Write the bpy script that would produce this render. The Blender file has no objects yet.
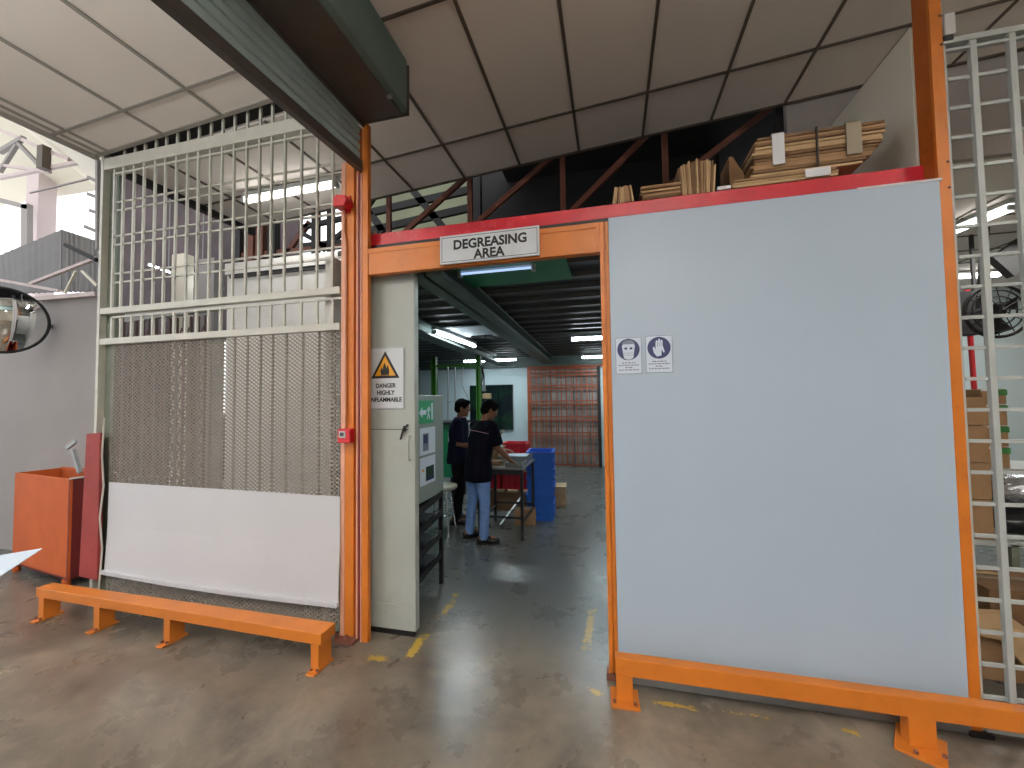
import bpy, math, random
from mathutils import Vector, Matrix, Quaternion
random.seed(7)
C = bpy.context.scene.collection
PI = math.pi

# ------------------------------------------------------------------ camera
CAMY = -2.438
Rw = Matrix(((0.97058, -0.022608, -0.239719), (0.240405, 0.035219, 0.970034), (-0.013488, -0.999124, 0.039618)))
FOC = 403.5
cam = bpy.data.cameras.new('camera'); co = bpy.data.objects.new('camera', cam); C.objects.link(co)
cam.sensor_fit = 'HORIZONTAL'; cam.sensor_width = 36; cam.lens = FOC * 36 / 1024
cam.clip_start = 0.02; cam.clip_end = 200
m = Matrix.Identity(4)
for i in range(3):
    m[i][0] = Rw[i][0]; m[i][1] = -Rw[i][1]; m[i][2] = -Rw[i][2]
m.translation = Vector((0, CAMY, 1.6)); co.matrix_world = m
bpy.context.scene.camera = co

def ray(px, py): return Rw @ Vector((px - 512, py - 384, FOC))
def wy(px, py, Y):            # point of the room at depth Y on the sight line
    r = ray(px, py); t = (Y - CAMY) / r.y; return Vector((r.x * t, Y, 1.6 + r.z * t))
def fz(px, py, z=0):
    r = ray(px, py); t = (z - 1.6) / r.z; return Vector((r.x * t, CAMY + r.y * t, z))

# --------------------------------------------------------------- materials
def lin(c):
    return tuple(((v / 255) / 12.92 if v / 255 <= .04045 else ((v / 255 + .055) / 1.055) ** 2.4) for v in c)
MATS = {}
def mat(name, rgb, rough=.5, metal=0, var=.0, scale=6, bump=0, bscale=60, emit=None, es=1, rvar=0, dirt=None, dscale=3, damt=.3, trans=0, spec=None):
    if name in MATS: return MATS[name]
    M = bpy.data.materials.new(name); M.use_nodes = True
    nt = M.node_tree; N = nt.nodes; L = nt.links; b = N['Principled BSDF']
    col = (*lin(rgb), 1)
    b.inputs['Base Color'].default_value = col
    b.inputs['Roughness'].default_value = rough; b.inputs['Metallic'].default_value = metal
    if spec is not None: b.inputs['Specular IOR Level'].default_value = spec
    if trans: b.inputs['Transmission Weight'].default_value = trans
    tc = N.new('ShaderNodeTexCoord')
    out = None
    if var:
        n = N.new('ShaderNodeTexNoise'); n.inputs['Scale'].default_value = scale; n.inputs['Detail'].default_value = 4
        L.new(tc.outputs['Object'], n.inputs['Vector'])
        r = N.new('ShaderNodeValToRGB'); e = r.color_ramp.elements
        e[0].position = .3; e[1].position = .72
        e[0].color = (*[max(0, x * (1 - var)) for x in col[:3]], 1); e[1].color = (*[min(1, x * (1 + var)) for x in col[:3]], 1)
        L.new(n.outputs['Fac'], r.inputs['Fac']); out = r.outputs['Color']
        L.new(out, b.inputs['Base Color'])
        if rvar:
            mr = N.new('ShaderNodeMapRange'); mr.inputs['To Min'].default_value = max(0, rough - rvar); mr.inputs['To Max'].default_value = min(1, rough + rvar)
            L.new(n.outputs['Fac'], mr.inputs['Value']); L.new(mr.outputs['Result'], b.inputs['Roughness'])
    if dirt:
        n2 = N.new('ShaderNodeTexNoise'); n2.inputs['Scale'].default_value = dscale; n2.inputs['Detail'].default_value = 8; n2.inputs['Roughness'].default_value = .65
        L.new(tc.outputs['Object'], n2.inputs['Vector'])
        r2 = N.new('ShaderNodeValToRGB'); r2.color_ramp.elements[0].position = .56; r2.color_ramp.elements[1].position = .72
        r2.color_ramp.elements[1].color = (damt, damt, damt, 1)
        L.new(n2.outputs['Fac'], r2.inputs['Fac'])
        mx = N.new('ShaderNodeMix'); mx.data_type = 'RGBA'
        L.new(r2.outputs['Color'], mx.inputs['Factor'])
        if out: L.new(out, mx.inputs['A'])
        else: mx.inputs['A'].default_value = col
        mx.inputs['B'].default_value = (*lin(dirt), 1)
        L.new(mx.outputs['Result'], b.inputs['Base Color'])
    if bump:
        n3 = N.new('ShaderNodeTexNoise'); n3.inputs['Scale'].default_value = bscale; n3.inputs['Detail'].default_value = 3
        L.new(tc.outputs['Object'], n3.inputs['Vector'])
        bp = N.new('ShaderNodeBump'); bp.inputs['Strength'].default_value = bump; bp.inputs['Distance'].default_value = .02
        L.new(n3.outputs['Fac'], bp.inputs['Height']); L.new(bp.outputs['Normal'], b.inputs['Normal'])
    if emit:
        b.inputs['Emission Color'].default_value = (*lin(emit), 1); b.inputs['Emission Strength'].default_value = es
    MATS[name] = M; return M

mat('orange_paint', (196, 112, 34), .42, var=.1, scale=5, dirt=(150, 72, 28), dscale=9, damt=.35, bump=.05, bscale=25)
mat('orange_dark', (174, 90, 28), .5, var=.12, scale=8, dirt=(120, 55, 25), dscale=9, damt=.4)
mat('maroon_paint', (112, 26, 22), .45, var=.1)
mat('salmon_paint', (214, 158, 132), .5, var=.08)
mat('red_paint', (190, 26, 44), .38, var=.14, scale=7, dirt=(215, 120, 125), dscale=6, damt=.45)
mat('white_panel', (170, 187, 203), .42, var=.02, scale=1.5, bump=.015, bscale=3)
mat('white_board', (200, 200, 203), .5, var=.02, scale=2, dirt=(190, 186, 184), dscale=3, damt=.2, bump=.04, bscale=4)
mat('grille_paint', (192, 190, 180), .45, var=.06, scale=12)
mat('grille_green', (104, 112, 98), .55, var=.12, scale=8)
mat('mesh_metal', (122, 114, 104), .5, metal=.1, var=.1, scale=20)
mat('grille_white', (172, 178, 176), .42, var=.05, scale=9)
mat('ceiling_tile', (226, 219, 212), .85, var=.035, scale=1.2, bump=.1, bscale=120)
mat('tee_bar', (92, 82, 72), .6, var=.08)
mat('tee_light', (150, 145, 138), .6)
mat('cream_wall', (214, 208, 194), .8, var=.03, scale=2)
mat('grey_wall', (150, 144, 141), .85, var=.07, scale=1.2, bump=.05, bscale=15)
mat('inner_wall', (200, 216, 220), .6, var=.03, scale=1)
mat('inner_panel', (196, 194, 188), .55, var=.05, scale=2, dirt=(140, 132, 124), dscale=1.4, damt=.35)
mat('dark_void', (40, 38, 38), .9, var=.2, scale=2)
mat('deck', (70, 72, 70), .5, metal=.3, var=.15, scale=3)
mat('beam_green', (92, 108, 102), .5, var=.12, scale=3)
mat('rust', (118, 72, 56), .75, var=.2, scale=5, dirt=(60, 38, 32), dscale=5, damt=.6)
mat('dark_frame', (34, 32, 32), .7, var=.15)
mat('shutter_slat', (176, 198, 196), .4, metal=.25, var=.07, scale=4)
mat('shutter_box', (92, 112, 106), .45, metal=.1, var=.1, scale=3)
mat('shutter_dark', (70, 64, 58), .5, var=.1)
mat('leaf_paint', (162, 168, 162), .42, var=.04, scale=3, dirt=(120, 116, 108), dscale=5, damt=.2)
mat('cabinet_paint', (132, 144, 140), .45, var=.05, scale=4)
mat('black', (20, 20, 22), .5); mat('black_gloss', (14, 14, 16), .25)
mat('black_ink', (22, 22, 24), .6)
mat('sign_white', (206, 212, 216), .5, var=.03, scale=10, dirt=(170, 168, 160), dscale=6, damt=.25)
mat('sign_blue', (12, 28, 84), .4); mat('sign_green', (20, 150, 98), .4); mat('sign_yellow', (222, 158, 26), .4)
mat('sign_paper', (206, 218, 232), .6, var=.02)
mat('text_grey', (120, 128, 146), .7)
mat('box_brown', (154, 122, 88), .85, var=.09, scale=9)
mat('box_dark', (116, 88, 60), .85, var=.12, scale=9)
mat('box_pale', (180, 152, 114), .85, var=.1, scale=9)
mat('tape_clear', (150, 140, 122), .2, var=.05); mat('tape_green', (54, 130, 62), .4)
mat('tape_white', (226, 228, 232), .3)
mat('foil', (190, 196, 202), .22, metal=.85, var=.1, bump=1, bscale=14)
mat('blue_plastic', (24, 92, 190), .42, var=.06); mat('red_plastic', (190, 24, 44), .4, var=.06)
mat('green_paint', (60, 118, 34), .45, var=.06); mat('green_metal', (28, 128, 84), .45, var=.08)
mat('steel', (150, 152, 152), .35, metal=.7, var=.1); mat('chrome', (210, 212, 214), .15, metal=1)
mat('white_plastic', (206, 208, 206), .4)
mat('alarm_red', (190, 20, 34), .35)
mat('plank_red', (142, 54, 50), .6, var=.15, scale=4, dirt=(90, 40, 36), dscale=6, damt=.5)
mat('bin_orange', (184, 84, 24), .7, var=.09, scale=3, dirt=(150, 66, 26), dscale=5, damt=.4)
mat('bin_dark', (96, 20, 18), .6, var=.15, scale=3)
mat('mirror', (235, 238, 238), .03, metal=1)
mat('sheet_roof', (76, 72, 70), .6, metal=.1, var=.12, scale=2)
mat('truss_pale', (196, 180, 176), .7, var=.06)
mat('pink_column', (214, 198, 198), .8)
mat('yard_wall', (206, 204, 196), .85, var=.05)
mat('skin_brown', (126, 82, 58), .55); mat('hair_black', (13, 11, 11), .9, spec=.1)
mat('shirt_navy', (13, 14, 24), .95, var=.12, scale=12, bump=.1, bscale=30, spec=.1)
mat('shirt_navy_light', (20, 21, 40), .95, spec=.1, var=.12, scale=12)
mat('jeans', (112, 148, 204), .85, var=.16, scale=12, bump=.2, bscale=50)
mat('trouser_black', (14, 14, 18), .95, spec=.1); mat('shoe_black', (18, 17, 18), .5)
mat('piping_pink', (196, 150, 160), .6)
mat('tube_lit', (255, 255, 255), .4, emit=(236, 246, 255), es=26)
mat('tube_warm', (255, 255, 255), .4, emit=(255, 252, 246), es=13)
mat('tube_dim', (255, 255, 255), .4, emit=(170, 205, 255), es=1.1)
mat('lamp_housing', (186, 192, 192), .4)
mat('paper', (176, 190, 204), .6)
mat('gate_orange', (164, 80, 44), .5, var=.08); mat('lattice_brown', (112, 88, 82), .6, var=.12)
mat('bag_black', (26, 26, 30), .3, bump=.6, bscale=12)
mat('pvc_cream', (214, 206, 186), .5)

def window_glass():
    M = bpy.data.materials.new('dark_window_glass'); M.use_nodes = True; nt = M.node_tree; N = nt.nodes; L = nt.links
    b = N['Principled BSDF']; b.inputs['Roughness'].default_value = .12
    tc = N.new('ShaderNodeTexCoord'); n = N.new('ShaderNodeTexNoise'); n.inputs['Scale'].default_value = 4; n.inputs['Detail'].default_value = 6
    L.new(tc.outputs['Object'], n.inputs['Vector'])
    r = N.new('ShaderNodeValToRGB'); e = r.color_ramp.elements
    e[0].position = .42; e[0].color = (*lin((12, 22, 28)), 1); e[1].position = .74; e[1].color = (*lin((26, 58, 34)), 1)
    L.new(n.outputs['Fac'], r.inputs['Fac']); L.new(r.outputs['Color'], b.inputs['Base Color'])
    MATS['dark_glass'] = M
window_glass()

def floor_mat():
    M = bpy.data.materials.new('polished_concrete'); M.use_nodes = True; nt = M.node_tree; N = nt.nodes; L = nt.links
    b = N['Principled BSDF']; tc = N.new('ShaderNodeTexCoord')
    def noise(s, d=5, ro=.55, dist=0):
        n = N.new('ShaderNodeTexNoise'); n.inputs['Scale'].default_value = s; n.inputs['Detail'].default_value = d; n.inputs['Roughness'].default_value = ro
        n.inputs['Distortion'].default_value = dist; L.new(tc.outputs['Object'], n.inputs['Vector']); return n.outputs['Fac']
    def ramp(f, p0, c0, p1, c1):
        r = N.new('ShaderNodeValToRGB'); e = r.color_ramp.elements; e[0].position = p0; e[1].position = p1
        e[0].color = (*c0, 1); e[1].color = (*c1, 1); L.new(f, r.inputs['Fac']); return r.outputs['Color']
    def mix(f, a, bb, mode='MIX'):
        x = N.new('ShaderNodeMix'); x.data_type = 'RGBA'; x.blend_type = mode
        for s, v in (('Factor', f), ('A', a), ('B', bb)):
            if hasattr(v, 'links'): L.new(v, x.inputs[s])
            elif s == 'Factor': x.inputs[s].default_value = v
            else: x.inputs[s].default_value = (*v, 1)
        return x.outputs['Result']
    base = ramp(noise(1.4, 8, .7, .5), .36, lin((82, 74, 64)), .66, lin((134, 123, 107)))
    fine = ramp(noise(9, 6), .3, (.78, .78, .78), .7, (1.1, 1.08, 1.06))
    c = mix(1.0, base, fine, 'MULTIPLY')
    stain = ramp(noise(.8, 7, .7, .8), .56, (0, 0, 0), .70, (.35, .35, .35))
    c = mix(stain, c, lin((116, 78, 66)))
    pale = ramp(noise(3.1, 6, .7), .62, (0, 0, 0), .74, (.4, .4, .4))
    c = mix(pale, c, lin((176, 168, 156)))
    speck = ramp(noise(28, 2), .70, (0, 0, 0), .76, (.8, .8, .8))
    c = mix(speck, c, lin((66, 60, 54)))
    # cool, dim light of the inner room put into the floor colour
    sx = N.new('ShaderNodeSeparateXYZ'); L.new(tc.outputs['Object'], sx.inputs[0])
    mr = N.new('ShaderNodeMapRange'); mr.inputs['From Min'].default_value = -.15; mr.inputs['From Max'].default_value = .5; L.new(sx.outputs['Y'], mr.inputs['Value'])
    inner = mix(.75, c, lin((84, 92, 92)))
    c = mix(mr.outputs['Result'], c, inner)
    # worn yellow line paint
    wadd = N.new('ShaderNodeMath'); wadd.operation = 'ADD'; L.new(noise(17, 8, .8), wadd.inputs[0])
    w2 = N.new('ShaderNodeMath'); w2.operation = 'MULTIPLY'; w2.inputs[1].default_value = .5; L.new(noise(70, 3, .6), w2.inputs[0]); L.new(w2.outputs[0], wadd.inputs[1])
    worn = wadd.outputs[0]
    for (p0, p1, w, th) in STRIPS:
        cx, cy = (p0[0] + p1[0]) / 2, (p0[1] + p1[1]) / 2; a = math.atan2(p1[1] - p0[1], p1[0] - p0[0]); ln = math.hypot(p1[0] - p0[0], p1[1] - p0[1])
        mp = N.new('ShaderNodeMapping'); mp.vector_type = 'TEXTURE'; mp.inputs['Location'].default_value = (cx, cy, 0); mp.inputs['Rotation'].default_value = (0, 0, a)
        mp.inputs['Scale'].default_value = (ln / 2, w / 2, 1)
        L.new(tc.outputs['Object'], mp.inputs['Vector'])
        s = N.new('ShaderNodeSeparateXYZ'); L.new(mp.outputs[0], s.inputs[0])
        def mth(op, a_, b_=None):
            q = N.new('ShaderNodeMath'); q.operation = op
            if hasattr(a_, 'links'): L.new(a_, q.inputs[0])
            else: q.inputs[0].default_value = a_
            if b_ is not None:
                if hasattr(b_, 'links'): L.new(b_, q.inputs[1])
                else: q.inputs[1].default_value = b_
            return q.outputs[0]
        d = mth('MAXIMUM', mth('ABSOLUTE', s.outputs['X']), mth('ABSOLUTE', s.outputs['Y']))
        d = mth('ADD', d, mth('MULTIPLY', worn, 2.4))
        f = mth('LESS_THAN', d, 2.58 + th)
        c = mix(mth('MULTIPLY', f, .7), c, lin((196, 158, 34)))
    L.new(c, b.inputs['Base Color'])
    rr = N.new('ShaderNodeMapRange'); rr.inputs['To Min'].default_value = .16; rr.inputs['To Max'].default_value = .42; L.new(noise(2.3, 6, .65), rr.inputs['Value'])
    L.new(rr.outputs['Result'], b.inputs['Roughness'])
    bp = N.new('ShaderNodeBump'); bp.inputs['Strength'].default_value = .12; bp.inputs['Distance'].default_value = .01
    L.new(noise(14, 6), bp.inputs['Height']); L.new(bp.outputs['Normal'], b.inputs['Normal'])
    MATS['floor'] = M
def f2(a, b): v = fz(a, b); return (v.x, v.y)
STRIPS = [(f2(594, 598), f2(584, 664), .09, -.28), (f2(403, 664), f2(428, 630), .10, -.2), (f2(430, 628), f2(462, 592), .12, -.42),
          (f2(360, 657), f2(395, 660), .10, -.35), (f2(584, 686), f2(606, 697), .07, -.3), (f2(640, 699), f2(708, 711), .05, -.3),
          (f2(835, 727), f2(862, 735), .05, -.25), (f2(452, 598), f2(458, 592), .08, -.2), (f2(700, 708), f2(800, 722), .05, -.55)]
floor_mat()

# ------------------------------------------------------------ mesh builder
class MB:
    def __init__(s): s.v = []; s.f = []
    def add(s, vs, fs):
        n = len(s.v); s.v += [tuple(v) for v in vs]; s.f += [tuple(n + i for i in f) for f in fs]; return s
    def box(s, x0, x1, y0, y1, z0, z1):
        return s.hexa([(x0, y0, z0), (x1, y0, z0), (x1, y1, z0), (x0, y1, z0), (x0, y0, z1), (x1, y0, z1), (x1, y1, z1), (x0, y1, z1)])
    def hexa(s, p):
        return s.add(p, [(0, 3, 2, 1), (4, 5, 6, 7), (0, 1, 5, 4), (1, 2, 6, 5), (2, 3, 7, 6), (3, 0, 4, 7)])
    def obox(s, c, size, M=None):
        M = M or Matrix.Identity(3); c = Vector(c); h = [x / 2 for x in size]
        return s.hexa([c + M @ Vector((sx * h[0], sy * h[1], sz * h[2])) for sz in (-1, 1) for sx, sy in ((-1, -1), (1, -1), (1, 1), (-1, 1))])
    def bar(s, a, b, w, t, up=(0, 0, 1)):      # rectangular bar from a to b, w across, t along up
        a = Vector(a); b = Vector(b); d = (b - a).normalized(); u = Vector(up)
        if abs(d.dot(u)) > .98: u = Vector((0, 1, 0))
        x = d.cross(u).normalized(); u = x.cross(d).normalized()
        q = lambda p: [p - x * w / 2 - u * t / 2, p + x * w / 2 - u * t / 2, p + x * w / 2 + u * t / 2, p - x * w / 2 + u * t / 2]
        return s.add(q(a) + q(b), [(0, 3, 2, 1), (4, 5, 6, 7), (0, 1, 5, 4), (1, 2, 6, 5), (2, 3, 7, 6), (3, 0, 4, 7)])
    def tube(s, pts, r, n=10, rs=None, rings=None, cap=True):
        pts = [Vector(p) for p in pts]; k = len(pts); vs = []; ref = None
        for i, p in enumerate(pts):
            d = (pts[min(i + 1, k - 1)] - pts[max(i - 1, 0)]).normalized()
            if ref is None:
                ref = Vector((0, 0, 1)) if abs(d.z) < .9 else Vector((1, 0, 0))
            x = d.cross(ref).normalized(); u = x.cross(d).normalized(); ref = u
            rr = rs[i] if rs else r
            ra, rb = (rr if isinstance(rr, tuple) else (rr, rr))
            vs += [p + x * math.cos(2 * PI * j / n) * ra + u * math.sin(2 * PI * j / n) * rb for j in range(n)]
        fs = [(i * n + j, i * n + (j + 1) % n, (i + 1) * n + (j + 1) % n, (i + 1) * n + j) for i in range(k - 1) for j in range(n)]
        if cap: fs += [tuple(range(n))[::-1], tuple((k - 1) * n + j for j in range(n))]
        return s.add(vs, fs)
    def loft(s, rings):         # rings: (centre, half_x, half_y) horizontal ellipses, or with rotation
        n = 20; vs = []
        for c, a, b in rings: vs += [(c[0] + math.cos(2 * PI * j / n) * a, c[1] + math.sin(2 * PI * j / n) * b, c[2]) for j in range(n)]
        k = len(rings)
        fs = [(i * n + j, i * n + (j + 1) % n, (i + 1) * n + (j + 1) % n, (i + 1) * n + j) for i in range(k - 1) for j in range(n)]
        fs += [tuple(range(n))[::-1], tuple((k - 1) * n + j for j in range(n))]
        return s.add(vs, fs)
    def ball(s, c, r, n=14, m_=9, M=None):
        r = r if isinstance(r, tuple) else (r, r, r); M = M or Matrix.Identity(3); c = Vector(c); vs = [c + M @ Vector((0, 0, -r[2]))]
        for i in range(1, m_):
            t = PI * i / m_ - PI / 2
            vs += [c + M @ Vector((math.cos(t) * math.cos(2 * PI * j / n) * r[0], math.cos(t) * math.sin(2 * PI * j / n) * r[1], math.sin(t) * r[2])) for j in range(n)]
        vs.append(c + M @ Vector((0, 0, r[2])))
        fs = [(0, 1 + (j + 1) % n, 1 + j) for j in range(n)]
        fs += [(1 + i * n + j, 1 + i * n + (j + 1) % n, 1 + (i + 1) * n + (j + 1) % n, 1 + (i + 1) * n + j) for i in range(m_ - 2) for j in range(n)]
        e = len(vs) - 1; fs += [(e, 1 + (m_ - 2) * n + j, 1 + (m_ - 2) * n + (j + 1) % n) for j in range(n)]
        return s.add(vs, fs)
    def prism(s, poly, o, ax, ay, d):   # polygon in plane o + u*ax + v*ay, extruded by vector d
        o = Vector(o); ax = Vector(ax); ay = Vector(ay); d = Vector(d); n = len(poly)
        a = [o + ax * u + ay * v for u, v in poly]
        return s.add(a + [p + d for p in a], [tuple(range(n))[::-1], tuple(range(n, 2 * n))] + [(i, (i + 1) % n, n + (i + 1) % n, n + i) for i in range(n)])
    def build(s, name, mt, parent=None, smooth=False, bev=0):
        me = bpy.data.meshes.new(name); me.from_pydata(s.v, [], s.f); me.validate(); me.update()
        import bmesh
        bm = bmesh.new(); bm.from_mesh(me); bmesh.ops.recalc_face_normals(bm, faces=bm.faces); bm.to_mesh(me); bm.free()
        me.materials.append(MATS[mt] if isinstance(mt, str) else mt)
        if smooth:
            me.polygons.foreach_set('use_smooth', [True] * len(me.polygons))
            try: me.set_sharp_from_angle(angle=math.radians(42))
            except Exception: pass
        o = bpy.data.objects.new(name, me); C.objects.link(o)
        if parent is not None:
            o.parent = parent; o.location = -OFF.get(parent.name, Vector((0, 0, 0)))
        OFF[o.name] = Vector((0, 0, 0))
        if bev:
            b = o.modifiers.new('edge', 'BEVEL'); b.width = bev; b.segments = 2; b.limit_method = 'ANGLE'
        return o
OFF = {}
def B(x0, x1, y0, y1, z0, z1): return MB().box(x0, x1, y0, y1, z0, z1)
def thing(name, label, cat, loc=(0, 0, 0), group=None):
    o = bpy.data.objects.new(name, None); o.empty_display_size = .1; C.objects.link(o); o.location = loc; OFF[o.name] = Vector(loc)
    return tag(o, label, cat, group)
def tag(o, label, cat, group=None, kind=None):
    o['label'] = label; o['category'] = cat
    if group: o['group'] = group
    if kind: o['kind'] = kind
    return o
def struct(o, label=None):
    o['kind'] = 'structure'
    if label: o['label'] = label; 
    return o
def copy_tree(o, parent=None, delta=None, label=None):
    kids = [k for k in bpy.data.objects if k.parent == o]
    c = o.copy(); C.objects.link(c)
    if parent is not None: c.parent = parent
    if delta is not None: c.location = c.location + Vector(delta)
    if label: c['label'] = label
    for k in kids: copy_tree(k, c)
    return c
def text(body, size, origin, ax, ay, mt, parent, name='lettering', depth=.002, bold=.0, sx=1.0, align='CENTER'):
    cu = bpy.data.curves.new(name, 'FONT'); cu.body = body; cu.size = size; cu.align_x = align; cu.extrude = depth / 2; cu.offset = bold; cu.resolution_u = 3
    ob = bpy.data.objects.new(name, cu); C.objects.link(ob)
    dg = bpy.context.evaluated_depsgraph_get(); me = bpy.data.meshes.new_from_object(ob.evaluated_get(dg))
    bpy.data.objects.remove(ob); bpy.data.curves.remove(cu)
    ax = Vector(ax).normalized(); ay = Vector(ay).normalized(); az = ax.cross(ay); o = Vector(origin)
    for v in me.vertices: v.co = o + ax * v.co.x * sx + ay * v.co.y + az * v.co.z
    me.materials.clear(); me.materials.append(MATS[mt])
    t = bpy.data.objects.new(name, me); C.objects.link(t); t.parent = parent; t.location = -OFF.get(parent.name, Vector((0, 0, 0))); OFF[t.name] = Vector((0, 0, 0))
    return t
def ceil_z(x): return 4.017 + .075 * x

# ================================================================= SETTING
struct(B(-14, 9, -7, 14, -.1, 0).build('floor', 'floor'))
# hung ceiling of the front hall (slopes up to the right)
def ceil_poly(x0, x1, y0, y1, t=.03, dz=0):
    return MB().hexa([(x0, y0, ceil_z(x0) + dz), (x1, y0, ceil_z(x1) + dz), (x1, y1, ceil_z(x1) + dz), (x0, y1, ceil_z(x0) + dz),
                      (x0, y0, ceil_z(x0) + dz + t), (x1, y0, ceil_z(x1) + dz + t), (x1, y1, ceil_z(x1) + dz + t), (x0, y1, ceil_z(x0) + dz + t)])
cb = ceil_poly(-4.17, -1.66, -7, -.04); c2 = ceil_poly(-1.66, 8, -7, 1.44); c3 = ceil_poly(-4.15, -1.66, .10, 1.44)
struct(MB().add(cb.v, cb.f).add(c2.v, c2.f).add(c3.v, c3.f).build('ceiling', 'ceiling_tile'))
q_ = ceil_poly(-4.2, -1.66, -.05, .11, .3, .04); struct(q_.build('ceiling_gap_light_block', 'dark_void'))  # dark box added over the gap to stop light leaking through
tb = MB()
def strip(x0, x1, y0, y1):
    b = ceil_poly(x0, x1, y0, y1, .012, -.009); tb.add(b.v, b.f)
for k in range(-1, 14):
    x = -1.43 + .587 * k
    if x > -1.6: strip(x - .011, x + .011, -7, 1.44)
for k in range(6): strip(-1.6, 8, .86 - 1.19 * k - .011, .86 - 1.19 * k + .011)
for x in (-2.017, -2.604, -3.191, -3.778): strip(x - .011, x + .011, .1, 1.44)
strip(-4.15, -1.6, .849, .871); strip(-4.15, -1.6, 1.415, 1.445)
strip(-1.66, 8, 1.415, 1.445)
struct(tb.build('trim_1', 'tee_bar'))
tb = MB()
for x in (-4.02, -3.43, -2.84, -2.25): strip(x - .012, x + .012, -7, -.04)
for k in range(6): strip(-4.17, -1.7, -.33 - 1.19 * k - .012, -.33 - 1.19 * k + .012)
struct(tb.build('trim_2', 'tee_light'))
tb = MB(); strip(-4.17, -1.7, -.07, -.035); b = ceil_poly(-4.19, -4.165, -7, -.03, .09, -.03); tb.add(b.v, b.f)
b = ceil_poly(-4.11, -4.095, -7, -.03, .02, -.012); tb.add(b.v, b.f)
struct(tb.build('trim_3', 'tee_light'))
# unseen roofs added to keep sky light out, left open before the cream wall
struct(MB().box(-1.6, 9, -7, 14, 5.2, 5.3).box(-4.3, -1.6, -7, 1.7, 5.2, 5.3).build('roof_light_block', 'dark_void'))
struct(B(-4.3, 9, -7.1, -7, 0, 5.2).build('wall_back', 'grey_wall'))
struct(B(7.9, 8, -7, 14, 0, 5.2).build('wall_right', 'cream_wall'))
# wall above the red beam at the right
struct(B(1.605, 1.65, .125, 7.45, 0, 3.58).build('wall_side', 'cream_wall'))
# right hand store room
b = B(1.53, 7.9, 1.46, 1.52, 3.46, 4.7); struct(b.build('wall_bulkhead', 'grey_wall'))
struct(B(1.7, 7.9, 1.521, 8.2, 3.46, 3.52).build('ceiling_store', 'ceiling_tile'))
tb = MB()
for k in range(6): tb.box(1.7, 7.9, 2.2 + .6 * k - .01, 2.2 + .6 * k + .01, 3.45, 3.462)
for k in range(5): tb.box(2.4 + 1.2 * k - .01, 2.4 + 1.2 * k + .01, 1.5, 8.0, 3.45, 3.462)
struct(tb.build('trim_4', 'tee_bar'))
struct(B(1.7, 7.9, 6.3, 6.4, 0, 3.46).build('wall_store', 'inner_wall'))
# inner (degreasing) room shell
struct(B(-6, 1.6, 7.45, 7.55, 0, 2.7).build('wall_far', 'inner_wall'))
struct(B(-4.05, -1.95, 1.05, 1.10, 0, 3.0).build('wall_partition', 'inner_panel'))
struct(B(-2.0, -1.95, .05, 1.05, 0, 2.66).build('wall_return', 'inner_panel'))
struct(B(-4.05, -4.0, 1.1, 3.5, 0, 2.7).build('wall_left', 'inner_wall'))
struct(B(-6.0, -4.0, 3.5, 3.55, 0, 2.7).build('wall_jog', 'inner_wall'))
struct(B(-6.0, -5.95, 3.55, 7.45, 0, 2.7).build('wall_left_far', 'inner_wall'))
d = MB()
for (x0, x1, y0, y1) in ((-1.95, 1.6, .12, 1.1), (-4.0, 1.6, 1.1, 3.5), (-6, 1.6, 3.5, 7.45)):
    d.box(x0, x1, y0, y1, 2.68, 2.72)
y = .25
while y < 7.4:
    xl = -1.95 if y < 1.1 else (-4.0 if y < 3.5 else -6)
    d.prism([(0, 0), (.08, 0), (.11, .05), (-.03, .05)], (xl, y, 2.64), (0, 1, 0), (0, 0, 1), (1.6 - xl, 0, 0)); y += .36
struct(d.build('ceiling_deck', 'deck'))
def ibeam(name, x0, x1, y0, y1, z0, z1):
    q = MB()
    for k in range(1): pass
    w = .13
    def P(x, y, z): return (x, y, z)
    for (a, bb, zz0, zz1) in ((-w, w, z0, z0 + .025), (-.012, .012, z0, z1), (-w, w, z1 - .02, z1)):
        q.hexa([(x0 + a, y0, zz0), (x0 + bb, y0, zz0), (x1 + bb, y1, zz0), (x1 + a, y1, zz0), (x0 + a, y0, zz1), (x0 + bb, y0, zz1), (x1 + bb, y1, zz1), (x1 + a, y1, zz1)])
    return struct(q.build(name, 'beam_green'))
ibeam('ceiling_beam', -1.26, -1.5, .14, 7.45, 2.48, 2.64)
ibeam('ceiling_beam', -2.4, -2.7, 1.12, 7.45, 2.48, 2.64)
struct(B(-6, 1.6, 7.3, 7.45, 2.42, 2.64).build('trim_5', 'beam_green'))
# far window of the inner room
w = struct(B(-3.55, -2.42, 7.40, 7.45, .86, 1.99).build('window_1', 'dark_frame'))
B(-3.53, -2.44, 7.385, 7.4, .88, 1.97).build('window_pane', 'dark_glass', w)

# roof void behind the trusses
vm = MB()
vm.box(-1.6, 1.6, 5.0, 5.1, 2.7, 5.2)
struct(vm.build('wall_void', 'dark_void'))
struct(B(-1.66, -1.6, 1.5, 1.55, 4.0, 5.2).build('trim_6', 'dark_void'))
struct(B(-5.4, -1.2, 5.0, 5.1, 2.7, 8.5).build('wall_cream', mat('cream_sheet', (118, 122, 96), .7, var=.25, scale=.8)))

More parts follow.
